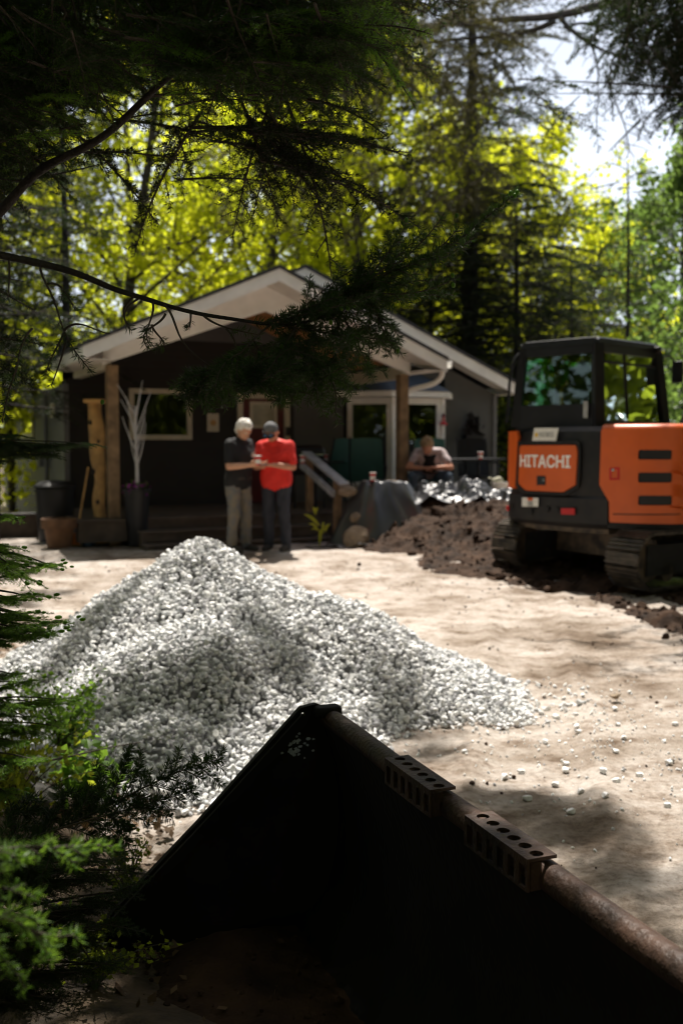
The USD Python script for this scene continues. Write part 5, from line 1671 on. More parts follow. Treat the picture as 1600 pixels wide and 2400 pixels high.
mA = broadleaf('maple_tree', 'yellow green maple rising right behind the peak of the porch gable', at(640, 27), 12.5, 101, 'maple', limbs=30, per=9)
mB = broadleaf('maple_tree', 'tall yellow green maple behind the right slope of the main roof', at(900, 30), 14, 202, 'maple', .24, 32, per=8)
mC = broadleaf('maple_tree', 'rounded bright yellow maple in the gap between the dark trunk and the open sky', at(1250, 31), 10.6, 303, 'maple', .30, 30, .12, per=9)
mD = broadleaf('green_tree', 'soft green broadleaf tree at the right edge beyond the excavator cab', at(1585, 29), 9.6, 404, 'maple_green', .32, 30, .1, per=8, size=.16)
for src, px, d, sc, rz, lab in (
        (mB, 470, 31, .92, 1.0, 'yellow green maple left of the porch gable with sky showing beneath its crown'),
        (mA, 780, 33, 1.12, 2.0, 'yellow green maple standing behind the ridge between both gables'),
        (mC, 1080, 35, 1.10, 2.2, 'yellow maple whose crown glows on both sides of the thick dark trunk'),
        (mC, 1375, 33, .80, 4.0, 'low bright yellow maple directly behind the thin bare trunk'),
        (mA, 160, 24, .72, 3.3, 'bright yellow green maple over the left eave of the house'),
        (mB, 30, 21, .66, 5.0, 'yellow green maple at the left edge behind the side wall of the house'),
        (mA, 330, 38, .80, .4, 'distant yellow green maple below the patch of sky left of the gable'),
        (mD, 1480, 36, 1.0, 1.1, 'grey green tree under the open sky between thin trunk and right edge'),
        (mB, 620, 42, 1.25, 3.0, 'far tall yellow green maple filling the sky above the porch gable'),
        (mB, 1130, 44, 1.02, 4.4, 'far yellow green maple low behind the dark conifers right of the house'),
        (mB, 330, 24, .95, 2.7, 'maple above the left roof slope partly hidden by spruce boughs'),
        (mA, 820, 25, 1.08, .9, 'yellow green maple close behind the right part of the roof')):
    copy_thing(src, at(px, d), rz, lab, scale=(sc, sc, sc))


# ---- conifers --------------------------------------------------------
def conifer(name, label, loc, h, seed, leaf, r0, low, nb, trunk_r, fr=FAR, fscale=1.0, droop=.25, top_gap=.98, cat='tree', bare=0, sparse=1.0):
    rg = np.random.default_rng(seed)
    o = thing(name, label, cat, loc)
    wood = MB()
    tr = np.array([(.0, 0, -.3), (.01 * h, 0, h * .5), (0, 0, h)])
    part('trunk', MB().tube(spline(tr, 14), np.linspace(trunk_r, trunk_r * .15, 14), 10), 'bark_dark', o, True)
    pos, dirs, ups, sc = [], [], [], []
    for i in range(nb):
        t = low + (top_gap - low) * ((i + rg.random()) / nb)
        z = h * t
        a = i * 2.399 + rg.normal(0, .3)
        L = r0 * (1 - t) ** .75 * rg.uniform(.65, 1.15) + .15
        d = np.array([math.cos(a), math.sin(a), -droop * (1 - t) + .15 * t])
        q = [np.array([0, 0, z])]
        dd = unit(d)
        for _ in range(4):
            q.append(q[-1] + dd * L / 4)
            dd = unit(dd + [0, 0, .06])
        wood.tube(np.array(q), np.linspace(.02 * (1.2 - t), .005, 5) * max(1, h / 9), 4)
        m = max(1, int(L / (.42 * fscale) * sparse))
        for j in range(m):
            u = (j + .6) / m
            b = q[0] + (q[-1] - q[0]) * u
            side = rg.choice([-1, 1])
            ang = side * rg.uniform(.15, .9) * (1 if j < m - 1 else .2)
            dv = np.array([d[0] * math.cos(ang) - d[1] * math.sin(ang), d[0] * math.sin(ang) + d[1] * math.cos(ang), d[2] - rg.uniform(0, .3)])
            pos.append(b)
            dirs.append(dv)
            ups.append(np.array([0, 0, 1]) + rg.normal(0, .25, 3))
            sc.append(fscale * rg.uniform(.6, 1.1))
    for i in range(bare):
        z = h * rg.uniform(.05, low)
        a = rg.uniform(0, 6.28)
        L = rg.uniform(.4, 1.0) * r0 * .5
        wood.tube(np.array([(0, 0, z), (math.cos(a) * L * .5, math.sin(a) * L * .5, z - .05), (math.cos(a) * L, math.sin(a) * L, z - .12 * L)]), (.018, .012, .005), 4)
    part('limbs', wood, 'bark_dark', o, True, kind='stuff')
    sprays('foliage', o, fr, np.array(pos), dirs, ups, np.array(sc), leaf, rg)
    return o


conifer('pine_tree', 'tall pine with thick dark trunk rising right of the house roof', at(1085, 25.5), 16.5, 11, 'needle_far', 3.2, .22, 150, .27, fscale=1.15, bare=10)
conifer('hemlock_tree', 'dark hemlock right of the house between the main roof and the thick trunk', at(1000, 27.5), 8.6, 12, 'needle_far', 2.6, .08, 190, .14, fscale=1.15)
conifer('hemlock_tree', 'dark hemlock directly behind the left side of the excavator cab', at(1200, 24.5), 7.4, 13, 'needle_far', 2.5, .05, 190, .13, fscale=1.15)
conifer('hemlock_tree', 'short dark hemlock behind the excavator roof', at(1330, 27), 6.4, 14, 'needle_far', 2.2, .05, 120, .12, fscale=1.15)
conifer('slim_spruce', 'slim sparse spruce with thin bare trunk against the sky above the excavator', at(1457, 24), 7.9, 15, 'needle_far', 1.0, .50, 34, .085, fscale=.6, bare=16, sparse=.8)
conifer('dark_spruce', 'dark spruce left of the house close to the side wall', at(-30, 13.5), 9.0, 16, 'needle_far', 1.9, .20, 80, .13, fscale=.8)
conifer('dark_spruce', 'dark spruce beyond the left eave among yellow leaves', at(150, 19), 9.5, 17, 'needle_far', 1.6, .30, 60, .12, fscale=.8)
conifer('dark_spruce', 'dense dark spruce standing tight against the far side wall of the house', (-6.7, 17.1, .2), 11, 21, 'needle_far', 2.0, .22, 130, .15)
conifer('dark_spruce', 'dark spruce further back along the far side wall of the house', (-8.0, 18.9, .2), 12, 22, 'needle_far', 2.2, .15, 130, .15)
conifer('pine_tree', 'pine reaching dark horizontal boughs across the sky left of the gable', at(300, 29), 13.5, 18, 'needle_far', 3.0, .42, 40, .2, sparse=.8)
conifer('pine_tree', 'dark pine standing beyond the right edge of the house roof', at(1290, 38), 9.0, 19, 'needle_far', 2.6, .1, 60, .2)

# ---- far wood and undergrowth ---------------------------------------
rng = np.random.default_rng(77)
n = 44000
px_ = rng.uniform(-500, 2100, n)
d_ = rng.uniform(40, 58, n)
x_ = (px_ - 800) / FPX * d_
hmax = np.interp(px_, [-500, 0, 150, 260, 420, 500, 900, 1150, 1300, 1420, 1600, 2100], [9, 8, 7, 5, 5, 9, 11, 10, 8, 6, 8, 10]) * (d_ / 48)
nz = meshkit.fbm(np.stack([x_ * .35, d_ * .2, 0 * x_], -1), 3, 91)
z_ = rng.random(n) ** .85 * hmax * (.7 + .5 * nz)
keep = meshkit.fbm(np.stack([x_ * .6, d_ * .5, z_ * .6], -1), 3, 92) > .44
tips = np.stack([x_, d_, z_], 1)[keep]
top('far_wood', leaf_cloud(tips, 1, .25, .36, 93), 'maple', 'sunlit yellow green wood forming the far backdrop behind all trees', 'woodland', kind='stuff', smooth=False)
m = MB()
for i in range(46):
    px = rng.uniform(-300, 1900)
    d = rng.uniform(36, 56)
    q = np.array(at(px, d))
    hh_ = rng.uniform(5, 9)
    m.tube(np.array([q, q + [rng.normal(0, .3), 0, hh_ * .5], q + [rng.normal(0, .6), 0, hh_]]), (.12, .09, .04), 6)
top('far_trunks', m, 'bark', 'mass of thin far trunks inside the backdrop wood', 'woodland', kind='stuff')


def undergrowth(name, label, mat_, n, pxr, dr, hfun, seed, size):
    rg = np.random.default_rng(seed)
    px = rg.uniform(*pxr, n)
    d = rg.uniform(*dr, n)
    x = (px - 800) / FPX * d
    nz = meshkit.fbm(np.stack([x * .9, d * .6, 0 * x], -1), 3, seed)
    z = rg.random(n) ** .8 * hfun(px) * (.45 + nz)
    keep = meshkit.fbm(np.stack([x * 1.4, d, z * 1.4], -1), 3, seed + 1) > .46
    top(name, leaf_cloud(np.stack([x, d, z + .2], 1)[keep], 1, .1, size, seed + 2), mat_, label, 'undergrowth', kind='stuff', smooth=False)


undergrowth('undergrowth', 'pale green leafy undergrowth behind the excavator cab', 'maple_green', 15000, (1330, 1900), (19.5, 25), lambda p: np.interp(p, [1330, 1450, 1600, 1900], [1.5, 3.2, 4.2, 5]), 121, .13)
undergrowth('undergrowth', 'dark mixed undergrowth between house corner and excavator', 'forest_leaf', 9000, (1120, 1420), (22, 28), lambda p: 2.6 + 0 * p, 131, .13)
undergrowth('undergrowth', 'sunlit yellow green undergrowth left of the house side wall', 'maple', 9000, (-420, 95), (17, 25), lambda p: 3.2 + 0 * p, 141, .13)

def up_sun(p, k):
    return np.asarray(p, float) + SUN / SUN[2] * k


patches = [(G(845, 2335, .05), -.02), (G(560, 2215, .05), -.22), (G(1560, 2200, .7), .05), (G(1240, 1960, .7), .0)]
spots = [(P(35, 2090, 1.2), .11), (P(80, 2200, 1.15), .07), (P(90, 1450, 2.7), .12), (P(60, 1420, 2.7), .1), (P(40, 1700, 3.2), -.15), (P(170, 1680, 3.3), -.15), (P(230, 1850, 3.6), .15), (P(20, 1330, 3.0), .12), (P(230, 2040, 1.3), .05), (P(50, 2010, 1.2), .07)]


def clear(p, m=.38):
    for c_, r_ in patches + spots:
        k_ = p[2] - c_[2]
        if k_ > .3:
            q_ = p - SUN / SUN[2] * k_
            if np.hypot(q_[0] - c_[0], q_[1] - c_[1]) < r_ * .7 + m:
                return False
    return True



# ---- the big spruce at the left whose boughs hang into the picture ----
rng = np.random.default_rng(301)
TRK = np.array([-2.9, 2.9, 0])
spr = thing('spruce_tree', 'large dark spruce at the left edge whose boughs hang across the top and the house', 'tree', (0, 0, 0))
part('trunk', MB().tube(spline([TRK + [0, 0, -.2], TRK + [.03, 0, 4], TRK + [0, .05, 9], TRK + [0, 0, 12.5]], 16), np.linspace(.20, .03, 16), 14), 'bark_dark', spr, True)


def limb(pix, r, n=40, name='limb', bumps=True):
    pts = spline([P(*p) for p in pix], n)
    rr = np.interp(np.linspace(0, 1, n), np.linspace(0, 1, len(r)), r)
    if bumps:
        rr = rr * (1 + .12 * (meshkit.fbm(np.stack([np.arange(n) * .9, 0 * np.arange(n), 0 * np.arange(n)], -1), 3, int(abs(pix[0][0])) + 3) - .5) * 2)
    return pts, rr


# the bough that crosses the house front
lp, lr = limb([(-700, 470, 2.75), (-250, 545, 2.5), (0, 597, 2.38), (94, 617, 2.36), (187, 643, 2.34), (268, 677, 2.33), (344, 701, 2.32), (402, 719, 2.31), (478, 737, 2.3), (549, 748, 2.3), (625, 759, 2.29), (700, 758, 2.28), (787, 724, 2.27), (850, 672, 2.26), (912, 640, 2.25), (1046, 580, 2.24), (1127, 520, 2.23), (1212, 452, 2.22)],
              [.016, .013, .0115, .010, .0095, .009, .0085, .0075, .0062, .0052, .0045, .004, .0034, .003, .0026, .0022, .0018, .0014], 90)
b1 = part('bough', MB().tube(lp, lr, 12), 'bark_dark', spr, True, label='long bare bough crossing in front of the house gable with a needled tip at its right end')
wood = MB()
segP, segD = [], []


def twig(pts, r0, r1, needled=(0, 1), n=14):
    q = spline(pts, n) if len(pts) > 2 else np.linspace(pts[0], pts[-1], n)
    wood.tube(q, np.linspace(r0, r1, n), 6)
    for i in range(n - 1):
        t = i / (n - 1)
        if needled[0] <= t <= needled[1]:
            segP.append(q[i])
            segD.append(q[i + 1] - q[i])
    return q


def side_shoots(q, L0, step, rg, frm=.15, need=(.0, 1), down=.15, tert=True):
    """laterals left and right along a polyline"""
    s = np.r_[0, np.cumsum(np.linalg.norm(np.diff(q, axis=0), axis=1))]
    x, side_ = s[-1] * frm, 1
    while x < s[-1]:
        p = np.array([np.interp(x, s, q[:, k]) for k in range(3)])
        x2 = min(x + .02, s[-1])
        ax = unit(np.array([np.interp(x2, s, q[:, k]) for k in range(3)]) - np.array([np.interp(x2 - .03, s, q[:, k]) for k in range(3)]))
        ref = unit(np.cross(ax, unit(np.array([.15, -.5, .85]) + rg.normal(0, .25, 3))))
        d = unit(ax * .75 + ref * side_ * .8 + [0, 0, -down] + rg.normal(0, .1, 3))
        L = L0 * (1.0 - .75 * x / s[-1]) * rg.uniform(.55, 1.15)
        e = twig([p, p + d * L * .5 + [0, 0, -.02 * L], p + d * L + [0, 0, -.10 * L]], .0013, .0008, need, 6)
        if tert and L > .07:
            for t in (.35, .6, .8):
                b = p + d * L * t
                dd = unit(d * .8 + unit(np.cross(d, ref) + ref * rg.choice([-1, 1])) * .6 + rg.normal(0, .2, 3)) * L * .4
                twig([b, b + dd], .0009, .0006, need, 4)
        side_ = -side_
        x += step * rg.uniform(.6, 1.3)


rg = np.random.default_rng(55)
# bare twigs hanging from the bare part
for pix, nd in (([(94, 617, 2.36), (101, 650, 2.35), (125, 700, 2.34), (150, 775, 2.33), (185, 835, 2.32), (216, 872, 2.31)], (.55, 1)),
                ([(385, 713, 2.31), (405, 745, 2.30), (420, 785, 2.29), (440, 815, 2.28), (480, 850, 2.27), (502, 862, 2.26)], (.9, 1)),
                ([(150, 775, 2.33), (190, 760, 2.30), (225, 772, 2.29), (258, 782, 2.28)], (.6, .6)),
                ([(110, 665, 2.35), (150, 680, 2.32), (170, 715, 2.3), (178, 728, 2.3)], (.4, 1)),
                ([(150, 780, 2.33), (130, 820, 2.34), (112, 860, 2.34), (108, 880, 2.34)], (.1, 1)),
                ([(155, 800, 2.33), (140, 850, 2.34), (120, 905, 2.35)], (.85, 1)),
                ([(330, 697, 2.32), (300, 720, 2.31), (292, 745, 2.3), (310, 775, 2.3)], (.8, 1)),
                ([(318, 690, 2.32), (290, 735, 2.33), (305, 765, 2.33)], (.9, 1)),
                ([(357, 706, 2.31), (356, 740, 2.31), (345, 775, 2.31), (352, 810, 2.31)], (.5, 1)),
                ([(388, 735, 2.3), (365, 760, 2.3), (340, 780, 2.31), (345, 815, 2.3)], (.4, 1)),
                ([(356, 760, 2.3), (375, 790, 2.3), (385, 805, 2.3), (360, 815, 2.3)], (.3, 1)),
                ([(447, 735, 2.3), (446, 755, 2.3), (443, 770, 2.3)], (.3, 1)),
                ([(478, 740, 2.3), (510, 760, 2.29), (560, 775, 2.28), (610, 785, 2.27)], (.5, 1)),
                ([(530, 770, 2.29), (550, 800, 2.28), (553, 830, 2.28)], (.9, 1)),
                ([(20, 600, 2.38), (22, 650, 2.37), (18, 700, 2.37)], (.9, 1)),
                ([(40, 860, 2.2), (20, 920, 2.2), (5, 990, 2.2)], (.0, 1)),
                ([(75, 770, 2.25), (55, 800, 2.22), (40, 860, 2.2)], (.2, 1))):
    q = twig([P(*p) for p in pix], .0030, .0011, nd, 16)
    if nd[1] > .95 and nd[0] < .7:
        side_shoots(q, .035, .035, rg, .5, (.3, 1), tert=False)
# needled boughs drooping from the outer part
ends = [(430, 905), (470, 945), (520, 900), (560, 935), (610, 905), (655, 945), (700, 925), (745, 950), (785, 968), (720, 870), (820, 905), (860, 850), (900, 805), (925, 815), (585, 850), (650, 835), (540, 870), (480, 900), (680, 800), (790, 860), (840, 790),
        (760, 800), (620, 880), (590, 915), (700, 850), (870, 760), (505, 930), (440, 940), (820, 830), (640, 920), (375, 920), (395, 945)]
hang = [twig([P(*p_) for p_ in pix], .0026, .0012, (.25, 1), 24) for pix in (
    [(636, 759, 2.29), (600, 790, 2.25), (550, 840, 2.2), (490, 890, 2.2), (430, 925, 2.22)], [(700, 758, 2.28), (660, 820, 2.2), (620, 880, 2.15), (580, 925, 2.15)],
    [(740, 746, 2.28), (735, 820, 2.25), (745, 890, 2.25), (770, 965, 2.26)], [(790, 722, 2.27), (820, 770, 2.3), (850, 830, 2.3), (870, 880, 2.3)], [(850, 672, 2.26), (880, 730, 2.3), (905, 790, 2.3), (930, 822, 2.3)],
    [(500, 862, 2.26), (480, 895, 2.2), (455, 940, 2.2)])]
hp_all = np.vstack([h_[3:] for h_ in hang])
for h_ in hang:
    side_shoots(h_, .11, .028, rg, .25, down=.3)
for (ex, ey) in ends:
    e = P(ex, ey, rg.uniform(2.05, 2.42))
    if ex < 400:
        continue
    dd_ = np.linalg.norm((hp_all - e) * [1, .4, 1], axis=1) + np.abs(np.linalg.norm((hp_all - e) * [1, .4, 1], axis=1) - .12) * 2
    a = hp_all[int(np.argmin(dd_))]
    mid = (a + e) / 2 + [rg.normal(0, .01), rg.normal(0, .03), .01]
    q = twig([a, mid, e], .0018, .0010, (.0, 1), 12)
    side_shoots(q, .085, .026, rg, .2, down=.35)
# shoots round the upturned tip
q = lp[58:]
for i in range(58, 89):
    segP.append(lp[i])
    segD.append(lp[i + 1] - lp[i])
for _ in range(2):
    for i in range(70, 89):
        segP.append(lp[i])
        segD.append(lp[i + 1] - lp[i])
for (f0, ex, ey) in ((.66, 845, 775), (.68, 930, 800), (.69, 905, 735), (.70, 880, 600), (.72, 960, 700), (.72, 905, 575), (.75, 940, 560), (.76, 1010, 655), (.78, 1060, 690), (.80, 990, 545), (.80, 1070, 650), (.83, 1040, 500), (.86, 1075, 530), (.88, 1110, 555), (.74, 975, 640), (.71, 860, 640), (.67, 800, 690), (.67, 885, 690), (.77, 955, 520), (.70, 920, 660), (.73, 1000, 610)):
    a = lp[int(f0 * 89)]
    e = P(ex, ey, rg.uniform(2.1, 2.36))
    q = twig([a, (a + e) / 2 + rg.normal(0, .012, 3), e], .0019, .0010, (.05, 1), 10)
    side_shoots(q, .085 if ex < 980 else .05, .022, rg, .15, down=.15)
side_shoots(lp[72:], .07, .03, rg, .0, tert=False)
nv, nf = needles(np.array(segP), np.array(segD), 1150, .0185, .0019, rg, upbias=.1)
part('side_twigs', wood, 'twig', b1, True, kind='stuff')
part('needles', trimesh.Trimesh(nv, nf, process=False), 'needle', b1, False, kind='stuff')
# swelling buds
mb = MB()
bud = trimesh.creation.icosphere(1, 1)
for (x, y) in ((1212, 450), (1206, 458), (1196, 452), (1070, 505), (952, 515), (800, 722), (830, 715), (775, 755), (660, 812), (652, 840), (608, 828), (1060, 645), (1062, 668), (932, 822), (815, 722), (240, 942), (708, 832), (550, 845)):
    c_ = P(x, y, 2.2)
    mb.tm(bud, np.array([[.0045, 0, 0, c_[0]], [0, .0045, 0, c_[1]], [0, 0, .006, c_[2]], [0, 0, 0, 1]]))
part('buds', mb, 'needle_bright', b1, True, kind='stuff')

# the dark mass at the top left
wood = MB()
segP, segD = [], []
l2, r2_ = limb([(-500, 760, 3.0), (-120, 560, 2.75), (0, 495, 2.65), (82, 408, 2.58), (194, 347, 2.5), (265, 301, 2.46), (352, 219, 2.42), (430, 150, 2.4), (520, 60, 2.4), (600, -60, 2.42)], [.02, .017, .015, .0135, .0115, .010, .0085, .007, .006, .005], 60)
b2 = part('bough', MB().tube(l2, r2_, 12), 'bark_dark', spr, True, label='thick dark bough slanting up through the needle mass at the top left')
for pix, rr_ in (([(82, 408, 2.58), (60, 340, 2.6), (30, 300, 2.62), (0, 265, 2.65), (-60, 200, 2.7)], .005), ([(-60, 340, 2.7), (0, 348, 2.62), (60, 370, 2.6), (105, 366, 2.56)], .003), ([(-80, -10, 3.2), (60, 30, 3.1), (180, 60, 3.05), (310, 95, 3.0), (420, 110, 3.0)], .010)):
    twig([P(*p) for p in pix], rr_, rr_ * .5, (2, 2), 16)
pos, dirs, ups, sc = [], [], [], []
rg = np.random.default_rng(66)


def mass(n, xr, yr, dr, prob, ang=(-.4, 1.9), scl=(.38, .72)):
    k = 0
    while k < n:
        x, y = rg.uniform(*xr), rg.uniform(*yr)
        if rg.random() > prob(x, y):
            continue
        d = rg.uniform(*dr)
        c_ = P(x, y, d)
        if d < 4 and not clear(c_, .20):
            k += .2
            continue
        a_ = rg.uniform(*ang)
        v_ = np.array([math.cos(a_), rg.normal(0, .45), -math.sin(a_) * .55])
        pos.append(c_ - unit(v_) * .15)
        dirs.append(v_)
        ups.append(np.array([0, -.25, 1]) + rg.normal(0, .3, 3))
        sc.append(rg.uniform(*scl))
        k += 1


def top_edge(x):
    """lower outline of the dark mass in photo pixels"""
    return np.interp(x, [-200, 0, 150, 260, 360, 420, 500, 600, 700, 760, 830, 900, 960], [400, 340, 260, 230, 180, 190, 230, 250, 270, 260, 190, 140, 60])


mass(380, (-150, 900), (-140, 300), (2.3, 3.3), lambda x, y: 1.0 if y < top_edge(x) - 60 and not (30 < x < 310 and 20 < y < 100) else (.35 if y < top_edge(x) else 0.02))
mass(110, (330, 860), (60, 270), (2.25, 2.9), lambda x, y: 1.0 if y < top_edge(x) - 40 else .1)
mass(110, (-150, 330), (60, 300), (2.3, 3.0), lambda x, y: .9 if y < top_edge(x) else .05)
mass(24, (-100, 150), (300, 440), (2.4, 3.2), lambda x, y: .8)
_o = rg.permutation(len(pos))
for _sel, _m in ((_o[:int(.8 * len(_o))], 'needle'), (_o[int(.8 * len(_o)):], 'needle_bright')):  # some sprays take brighter needles: sunlight put into their colour
    sprays('needle_sprays', b2, NEAR, np.array(pos)[_sel], np.array(dirs)[_sel], np.array(ups)[_sel], np.array(sc)[_sel], _m, rg)
part('side_twigs', wood, 'twig', b2, True, kind='stuff')
# boughs further back on the same tree: soft dark shapes at the left
pos, dirs, ups, sc = [], [], [], []
mass(30, (-200, 330), (280, 560), (2.9, 3.5), lambda x, y: max(0, 1 - (x + 60) / 420) * (1 if y < 520 else .5), scl=(.3, .55))
mass(22, (-120, 130), (540, 800), (2.9, 3.4), lambda x, y: max(.0, 1 - (x + 40) / 220), scl=(.35, .6))
mass(30, (150, 760), (290, 420), (2.9, 3.6), lambda x, y: .9 if y < top_edge(x) + 60 else .15, scl=(.4, .8))
mass(7, (-100, 40), (740, 900), (2.6, 3.4), lambda x, y: .8, scl=(.3, .5))
b3 = part('bough', MB().tube(spline([TRK + [0, 0, 2.6], P(-100, 430, 3.0), P(60, 420, 3.1), P(250, 380, 3.2)], 20), np.linspace(.022, .001, 20), 8).tube(spline([TRK + [0, 0, 1.9], P(-60, 640, 3.0), P(60, 660, 3.1)], 12), np.linspace(.016, .001, 12), 6), 'bark_dark', spr, True)
sprays('needle_sprays', b3, MID, np.array(pos), dirs, ups, np.array(sc), 'needle_far', rg)


# sprays higher on the tree, above the picture: they cast the shade over bucket, heap and drive
pos, dirs, ups, sc = [], [], [], []
rg = np.random.default_rng(91)


def shade(center, rx, ry, n, k=(3.2, 5.5), rot=0.0, strict=True):
    c_, s_ = math.cos(rot), math.sin(rot)
    j = 0
    tries = 0
    while j < n and tries < n * 30:
        tries += 1
        a_, r_ = rg.uniform(0, 6.28), math.sqrt(rg.random())
        u_, w_ = rx * r_ * math.cos(a_), ry * r_ * math.sin(a_)
        p = up_sun(np.array([center[0] + u_ * c_ - w_ * s_, center[1] + u_ * s_ + w_ * c_, center[2]]), rg.uniform(*k))
        if not clear(p, .38 if strict else .2):
            continue
        d = p - (TRK + [0, 0, p[2]])
        d = unit(d * [1, 1, 0]) + [0, 0, -.25] + rg.normal(0, .3, 3)
        pos.append(p - unit(d) * .3)
        dirs.append(d)
        ups.append(np.array([0, 0, 1]) + rg.normal(0, .2, 3))
        sc.append(rg.uniform(.8, 1.15))
        j += 1


# bucket, its inside and the ground at the camera's feet
shade((BA[0] - .15, BA[1] - .25, .35), .62, .55, 130)
shade((BA[0] + .25, BA[1] - .85, .35), .55, .80, 130)
shade((-.35, 1.6, .1), .8, 1.0, 170)
shade((-.75, 1.2, .6), .5, .5, 90)
shade((-1.0, 2.3, .2), .7, 1.2, 110)
shade((-1.45, 3.6, .3), .6, .9, 90)
shade((BA[0] + .1, BA[1] - .5, .35), .9, .9, 220, (4.5, 7.5))
shade((-1.0, 1.6, .2), .9, 1.1, 160, (4.5, 7.5))
shade((-.2, .2, .3), 2.0, 1.3, 330, (5, 8.5), 0)
shade((-.70, 2.9, .1), .55, .9, 110)
shade((-.85, 3.15, .1), .5, .55, 150)
shade((-.95, 3.2, .05), .5, .45, 150)
shade((-.55, 2.75, .05), .45, .35, 170)
shade((-.1, 2.9, .1), .45, .3, 120)
shade((-.85, 2.2, .1), .5, .9, 110)
shade((-.8, -2.2, .3), 2.6, 1.6, 330, (4, 8.5), 0, False)
nbig = len(pos)
# dapples on the heap and the drive
for (px, py, z, rx, ry, n, rot) in ((500, 1660, .22, .16, .30, 9, .3), (960, 1640, .12, .20, .34, 9, .2), (1300, 1880, 0, .30, .22, 16, -.2), (1180, 1850, 0, .22, .14, 8, 0), (1400, 1930, 0, .26, .14, 9, -.4), (1030, 1755, 0, .16, .06, 3, 0),
                                (640, 1400, .62, .16, .34, 9, .5), (700, 1470, .5, .18, .25, 7, .3), (350, 1400, .45, .12, .42, 9, -.75), (230, 1560, .22, .14, .5, 9, -.6), (280, 1720, .12, .3, .22, 8, .3), (400, 1810, .05, .25, .12, 5, 0), (560, 1600, .3, .2, .12, 4, 0),
                                (120, 1385, 0, .35, .25, 9, 0), (60, 1410, 0, .3, .2, 6, 0), (1540, 2060, 0, .14, .2, 5, .2), (1480, 2020, 0, .12, .12, 3, 0), (170, 1560, .1, .2, .3, 6, 0)):
    shade(G(px, py, z), rx * .8, ry * .8, int(n * 2.6), (4.0, 6.0), rot, False)
wood = MB()
pa = np.array(pos)
for i in range(0, len(pa), 9):
    q = pa[i]
    h0 = q[2] - .1
    wood.tube(spline([TRK + [0, 0, h0 + .3], (TRK + [0, 0, h0] + q) / 2 + [0, 0, .25], q], 8), np.linspace(.022, .0015, 8), 5)
b4 = part('bough', wood, 'bark_dark', spr, True)
sprays('needle_sprays', b4, MID, pa[:nbig], dirs[:nbig], ups[:nbig], np.array(sc[:nbig]), 'needle', rg)
sprays('needle_sprays', b4, NEAR, pa[nbig:], dirs[nbig:], ups[nbig:], np.array(sc[nbig:]) * .85, 'needle', rg)

# ---- hanging boughs of a second conifer, middle and right of the top --
pos, dirs, ups, sc = [], [], [], []
rg = np.random.default_rng(401)
old = thing('hemlock_tree', 'old conifer overhead with brownish hanging boughs across the top middle', 'tree', (0, 0, 0))
mass(130, (700, 1240), (-120, 200), (19, 25), lambda x, y: .9 if (y < np.interp(x, [700, 850, 1000, 1150, 1240], [140, 170, 190, 130, 60])) else .12, ang=(.3, 2.6), scl=(.9, 1.7))
mass(80, (900, 1280), (130, 480), (19, 25), lambda x, y: .8 * math.exp(-((x - (1085 + (y - 250) * .1)) / 95) ** 2) if y < 330 or abs(x - 1080) < 70 else .08, ang=(.6, 2.4), scl=(.8, 1.4))
mass(26, (480, 900), (300, 520), (18, 23), lambda x, y: .35 if y < 430 else .12, ang=(.9, 2.0), scl=(.8, 1.3))
lim = MB()
for pix, r in (([(1750, -90, 6.9), (1560, -20, 7.2), (1400, 12, 7.4), (1310, 35, 7.5), (1180, 45, 7.6), (1000, 60, 7.8), (860, 40, 8)], .045), ([(1310, 35, 7.5), (1345, 75, 7.4), (1415, 118, 7.3), (1460, 130, 7.3)], .022),
               ([(1300, 48, 7.5), (1200, 80, 7.7), (1080, 90, 7.9), (960, 110, 8)], .025), ([(1385, 105, 7.4), (1400, 160, 7.4), (1398, 225, 7.4)], .010), ([(1500, 280, 7.0), (1460, 320, 7.0), (1425, 355, 7.0)], .010),
               ([(1440, 130, 7.2), (1435, 220, 7.1), (1462, 290, 7.0), (1470, 370, 7.0)], .010), ([(1335, 60, 7.5), (1390, 55, 7.4), (1450, 75, 7.3), (1530, 90, 7.2)], .012), ([(1320, 62, 7.5), (1380, 90, 7.4), (1440, 100, 7.3)], .010), ([(1700, 200, 6.8), (1560, 240, 7), (1510, 285, 7), (1495, 330, 7)], .014)):
    q = spline([P(p[0], p[1], p[2] * 2.9) for p in pix], 20)
    r *= 2.7
    lim.tube(q, np.linspace(r, r * .35, 20), 7)
    for i in range(3, 19, 2):
        e = q[i] + np.array([rg.normal(0, .28), rg.normal(0, .2), -rg.uniform(.1, .60)])
        lim.tube(np.array([q[i], (q[i] + e) / 2 + rg.normal(0, .04, 3), e]), (.010, .008, .004), 4)
part('boughs', lim, 'bark', old, True)
sprays('foliage', old, FAR, np.array(pos), dirs, ups, np.array(sc), 'needle_brown', rg)
pos, dirs, ups, sc = [], [], [], []
rt = thing('spruce_tree', 'spruce beyond the upper right edge with dark drooping boughs against the sky', 'tree', (0, 0, 0))
mass(260, (1400, 1740), (-160, 250), (9, 11), lambda x, y: .95 if y < np.interp(x, [1400, 1440, 1500, 1560, 1600, 1700], [-40, 20, 130, 190, 230, 280]) else .05, ang=(1.0, 2.6), scl=(.7, 1.2))
mass(10, (1390, 1500), (150, 270), (9, 10), lambda x, y: .5, ang=(1.2, 2.2), scl=(.4, .7))
mass(9, (1180, 1330), (150, 260), (8, 10), lambda x, y: .6, ang=(.3, 2.8), scl=(.6, 1.0))
sc = [q_ * .62 for q_ in sc]
TR3 = np.array([5.6, 10.2, 0])
part('trunk', MB().tube(spline([TR3 + [0, 0, -.3], TR3 + [.05, 0, 5], TR3 + [0, 0, 11]], 14), np.linspace(.17, .05, 14), 12), 'bark_dark', rt, True)
lim = MB()
